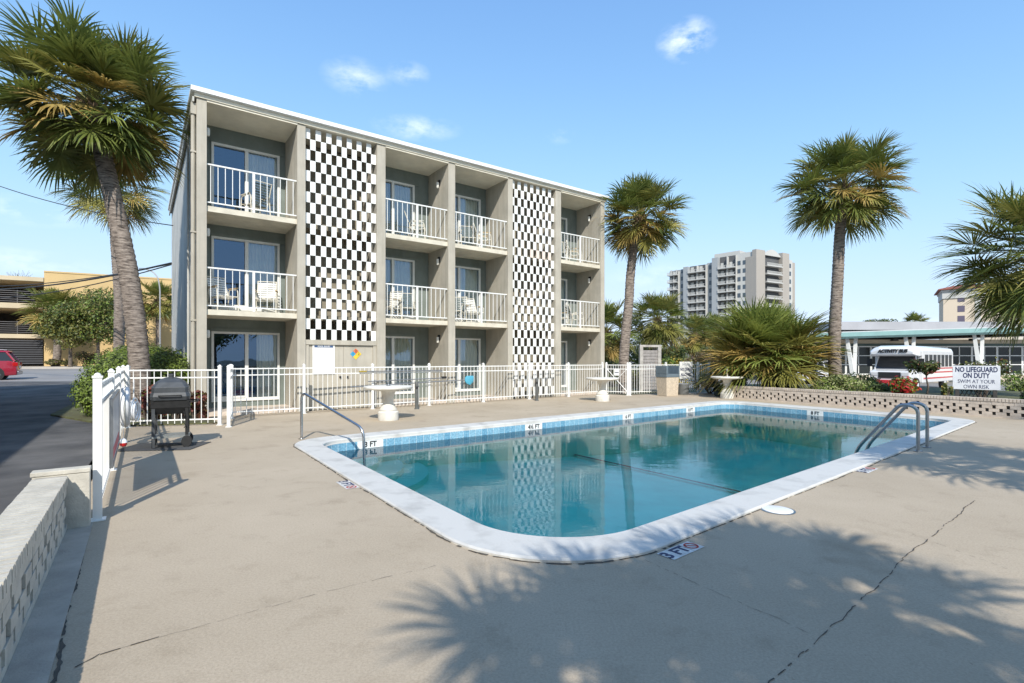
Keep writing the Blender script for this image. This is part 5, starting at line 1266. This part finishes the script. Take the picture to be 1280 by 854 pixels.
b = MB(); b.bx(rx0+.4, 45, 0, 12, 2.75, 3.24); b.bx(rx0+.4, 45, 0, 12, 0, .55); b.bx(19.2, 20.8, 0, 12, .552, 2.748); b.bx(24.6, 30.5, 0, 12, .552, 2.748); b.bx(33, 45, 0, 12, .552, 2.748); b.build('wall', officewall, of)
b = MB(); b.bx(rx0+.4, 45, -.03, -.002, 2.74, 2.93); b.build('lintel_band', M('dark_green_band', (.07, .11, .10), .5, .1, 1), of)
x = rx0+.6
while x < 19.0:
    b = MB()
    for q in ((x, x+1.9, 2.66, 2.745), (x, x+1.9, .56, .64), (x, x+.06, .64, 2.66), (x+1.84, x+1.9, .64, 2.66), (x+.06, x+1.84, 1.30, 1.36), (x+.06, x+1.84, 1.98, 2.04), (x+.92, x+.98, .64, 2.66)): b.bx(q[0], q[1], -.02, .05, q[2], q[3])
    wn = b.build('window', white, of); b = MB(); b.add([(x+.05, .03, .62), (x+1.85, .03, .62), (x+1.85, .03, 2.68), (x+.05, .03, 2.68)], [(0, 1, 2, 3)]); b.build('glass_pane', officeglass, wn); x += 1.92
b = MB(); b.bx(20.85, 24.55, .3, .4, .55, 2.75); wn = b.build('window', M('bluish_panel', (.45, .5, .56), .5, .1, 1), of)
b = MB()
for k in range(9): b.bx(22.3+k*.27, 22.36+k*.27, .2, .29, .56, 2.74)
b.build('window_bars', white, wn)
for px in (1063, 1136, 1222):
    wp_ = AT(px, 430, 37.0); lx = wp_.x-20; b = MB(); zt = oz(lx)
    b.tube([(lx-.25, -2.0, zt-.08), (lx+.28, -2.0, 0)], [.14, .2], 4); b.tube([(lx+.45, -1.9, zt-.08), (lx+.32, -1.9, 0)], [.14, .18], 4); b.build('splayed_column', white, of)
    b = MB(); b.bx(lx-.5, lx-.1, -2.2, -1.8, zt-.12, zt-.01); b.build('bracket', black, of)
for lx in (8.6, 14.5, 22.0, 26.5, 31):
    b = MB(); b.bx(lx, lx+.4, -.6, -.3, 3.02+.1, 3.30); b.build('floodlight', black, of)
# ================================================================== APARTMENT TOWER
tA = AT(945, 316, 200); tL = AT(834, 333, 229); TH = 43.2
def face_rot(a, c): return math.atan2(c.y-a.y, c.x-a.x)
base = Vector((tL.x, tL.y, -.5)); tw = thing('apartment_tower', 'tall white and grey apartment tower with rows of balconies', 'tower block', base, face_rot(tL, tA))
Lf = math.hypot(tA.x-tL.x, tA.y-tL.y); FLH = 3.25
# local x along the left face towards the near corner, local y away from the camera
b = MB()
segs = [(0, .07, 0, 'a', 41), (.07, .13, .6, 'a', 41), (.13, .20, 1.6, 'w', 41.2), (.20, .255, 0, 'g', 42), (.255, .46, 1.6, 'a', 42.2), (.46, .535, 1.8, 'w', 42.6), (.535, .60, 0, 'g', 44.0), (.60, .79, 1.6, 'a', 44.2), (.79, 1.0, 1.2, 'w', 44.5)]
mt_ = {'a': towerdark, 'w': towerwhite, 'g': towerblue}
b = MB(); b.bx(0, Lf, 2.2, 24, 0, 41.5); b.build('core', towerblue, tw)
wproto = None; bproto = None
nfl = 13
for (f0, f1, dy, kind, top) in segs:
    x0, x1 = f0*Lf, f1*Lf
    if kind != 'a':
        b = MB(); b.bx(x0, x1, dy, 2.199+.0, 0, top); b.build('wall_panel' if kind == 'w' else 'pilaster', towerblue if kind == 'w' and f1 < .7 else mt_[kind], tw)
        if kind == 'w':
            cols = [x0+(x1-x0)*.5] if x1-x0 < 4 else [x0+(x1-x0)*.12, x0+(x1-x0)*.38, x0+(x1-x0)*.78]
            for cxx in cols:
                for k in range(4, nfl):
                    if wproto is None:
                        q = MB(); q.bx(-.62, .62, -.05, .05, 0, 1.7); wproto = q.build('window', M('tower_glass', (.07, .09, .11), .15, .1, .1), tw); o_ = wproto
                    else: o_ = wproto.copy(); col.objects.link(o_)
                    o_.location = (cxx, dy-.02, k*FLH+.75)
    else:
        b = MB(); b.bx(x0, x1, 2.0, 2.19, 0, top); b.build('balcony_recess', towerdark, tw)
        parts_ = 1 if x1-x0 < 4 else 2
        for p_ in range(parts_):
            xa = x0+(x1-x0)*p_/parts_+.12; xb = x0+(x1-x0)*(p_+1)/parts_-.12
            q = MB(); q.bx(xb+.0, xb+.24, .5, 2.0, 0, top-.3); q.build('partition', towerwhite, tw)
            proto = None
            for k in range(3, nfl):
                if proto is None:
                    q = MB(); q.bx(xa, xb, -.4, 2.0, -.22, .06); q.bx(xa, xb, -.4, -.3, .062, .18); q.bx(xa, xb, -.4, -.3, 1.0, 1.12)
                    nb_ = int((xb-xa)/.3)
                    for j in range(nb_): q.bx(xa+j*.3, xa+j*.3+.13, -.39, -.31, .182, .998)
                    q.bx(xa+.3, xa+(xb-xa)*.45, 1.85, 1.98, .1, 2.5)
                    proto = q.build('balcony', towerwhite, tw); o_ = proto
                else: o_ = proto.copy(); col.objects.link(o_)
                o_.location = (0, 0, k*FLH+.2)
b = MB(); b.bx(Lf*.5, Lf*.78, 5, 12, 41.5, 46.5); b.build('roof_house', towerwhite, tw)
# right face
tR = AT(999, 322, 214); rr = thing('apartment_wing', 'taupe right wing of the apartment tower with curved top', 'tower block', Vector((tA.x, tA.y, -.5)), face_rot(tA, tR)); Lr = math.hypot(tR.x-tA.x, tR.y-tA.y)
b = MB(); b.bx(.15, Lr, 1.8, 16, 0, 42.5); b.build('core', towertan, rr)
for f0, f1, dy, mm_, top in ((0.006, .2, 0, towertan, 45), (.60, .76, 0, towertan, 45.3), (.76, .88, .8, towerwhite, 43)):
    b = MB(); b.bx(f0*Lr, f1*Lr, dy, 1.799, 0, top); b.build('wall_panel', mm_, rr)
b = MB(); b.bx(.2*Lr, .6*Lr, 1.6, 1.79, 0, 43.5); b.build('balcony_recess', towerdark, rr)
proto = wp2 = wp3 = None
for k in range(4, nfl):
    if proto is None:
        q = MB(); q.bx(.22*Lr, .58*Lr, -.6, 1.6, -.22, .06); q.bx(.22*Lr, .58*Lr, -.6, -.5, .062, .2); q.bx(.22*Lr, .58*Lr, -.6, -.5, 1.0, 1.12)
        for j in range(24): q.bx(.22*Lr+j*.4, .22*Lr+j*.4+.16, -.59, -.51, .202, .998)
        proto = q.build('balcony', towertan if False else towerwhite, rr); proto.location = (0, 0, k*FLH+.2)
        q = MB(); q.bx(.79*Lr, .84*Lr, .7, .798, 0, 1.7); wp2 = q.build('window', M('tower_glass', (.07, .09, .11)), rr); wp2.location = (0, 0, k*FLH+.75)
        q = MB(); q.bx(Lr, Lr+1.3, 3, 8, 0, .25); q.bx(Lr+1.2, Lr+1.3, 3, 8, .252, 1.1); wp3 = q.build('side_balcony', towerwhite, rr); wp3.location = (0, 0, k*FLH)
    else:
        for pr, z in ((proto, k*FLH+.2), (wp2, k*FLH+.75), (wp3, k*FLH)):
            o_ = pr.copy(); col.objects.link(o_); o_.location = (0, 0, z)
b = MB(); n = 12; xa, xb = .2*Lr, .6*Lr; top = [(xa+(xb-xa)*i/n, 0, 43.4+2.6*math.sin(math.pi*i/n)) for i in range(n+1)]
b.add([(x, .6, z) for x, y, z in top]+[(x, 1.6, z) for x, y, z in top], [tuple(range(n, -1, -1)), tuple(range(n+1, 2*n+2))]+[(i, i+1, n+2+i, n+1+i) for i in range(n)]); b.build('arched_gable', towerwhite, rr)
# ================================================================== TAN HOTEL FAR RIGHT
h0 = AT(1179, 449, 150); hh = thing('tall_hotel', 'tan multi-storey hotel with red tiled tower beyond the office', 'hotel', Vector((h0.x, h0.y, -.5)), R(-36))
b = MB(); b.bx(0, 14, 0, 14, 0, 22.3); b.build('tower_wall', hoteltan, hh)
b = MB(); b.bx(-.25, 14.3, -.3, 14, 19.6, 21.6); b.bx(-.5, 14.6, -.6, 14.2, 21.602, 22.1); b.build('cornice', towerwhite, hh)
b = MB(); b.loft([[(-1.2, -1.2, 22.4), (15, -1.2, 22.4), (15, 15, 22.4), (-1.2, 15, 22.4)], [(2.5, 2.5, 23.5), (11.5, 2.5, 23.5), (11.5, 11.5, 23.5), (2.5, 11.5, 23.5)]]); b.bx(-1.2, 15, -1.2, 15, 22.15, 22.39); b.build('tiled_roof', redroof, hh)
b = MB(); b.bx(8.0, 60, 1, 14, 0, 16.5); b.build('wing_wall', M('pale_tan_stucco', (.63, .56, .47), .8, .04, .05), hh)
b = MB(); b.bx(7.0, 8.2, -.15, .9, 0, 19.5); b.build('corner_strip', towerwhite, hh)
wn_m = M('hotel_window', (.12, .10, .14), .3, .1, .3); q = MB(); q.bx(0, 1.55, -.06, .06, 0, 1.75); wq = None
xs_ = [(3.2, 0)]+[(x, 1) for x in (9.2, 11.4, 15.6, 19.6, 21.8, 26, 30, 32.2)]
for x, y in xs_:
    for k in range(3, 7):
        if y and k > 5: continue
        if wq is None: wq = q.build('window', wn_m, hh); o_ = wq
        else: o_ = wq.copy(); col.objects.link(o_)
        o_.location = (x, y-.02, 1.1+k*2.9)
# ================================================================== WING BESIDE THE LOT (out of frame, its shade lies over the asphalt)
wg = thing('motel_wing', 'second motel wing left of the picture, shading the asphalt lot', 'building', Vector((-5.9, -.6, 0)), math.atan2(.8087, -.588))
b = MB(); b.bx(-10, 23.5, .2, 9, 0, 6.0); b.build('wall', stucco, wg)
b = MB(); b.bx(-10.2, 23.7, 0, 9.2, 6.002, 6.2); b.build('roof', roofwhite, wg)
wn0 = None
for fl in (0, 1):
    for k in range(9):
        if wn0 is None: q = MB(); q.bx(0, 1.8, .12, .198, .3, 2.2); wn0 = q.build('window', carglass, wg); o_ = wn0
        else: o_ = wn0.copy(); col.objects.link(o_)
        o_.location = (-8+k*3.4, 0, fl*2.9)
# trees behind the photographer, mirrored in the glass doors
for i, (x, y, h, rx) in enumerate([(12, -22, 7.5, 4.2), (19, -19, 6.0, 3.6), (26, -24, 8.5, 4.6), (5, -26, 6.5, 4.0), (33, -17, 7.0, 4.2), (38, -8, 6.5, 4.0), (-3, -24, 7.0, 4.0)]):
    tree('broadleaf_tree', ['second', 'fourth', 'tallest', 'third', 'sixth', 'easternmost', 'westernmost'][i]+' tree of the row behind the photographer, mirrored in the doors', (x, y, -.2), h, (rx, rx, h*.36), [leaf_dark, leaf_olive], (.7, .3), 2200, .42, 200+i, 'trees behind the photographer', k=24, sz=.38, tr=.22)
print('SCENE OK')
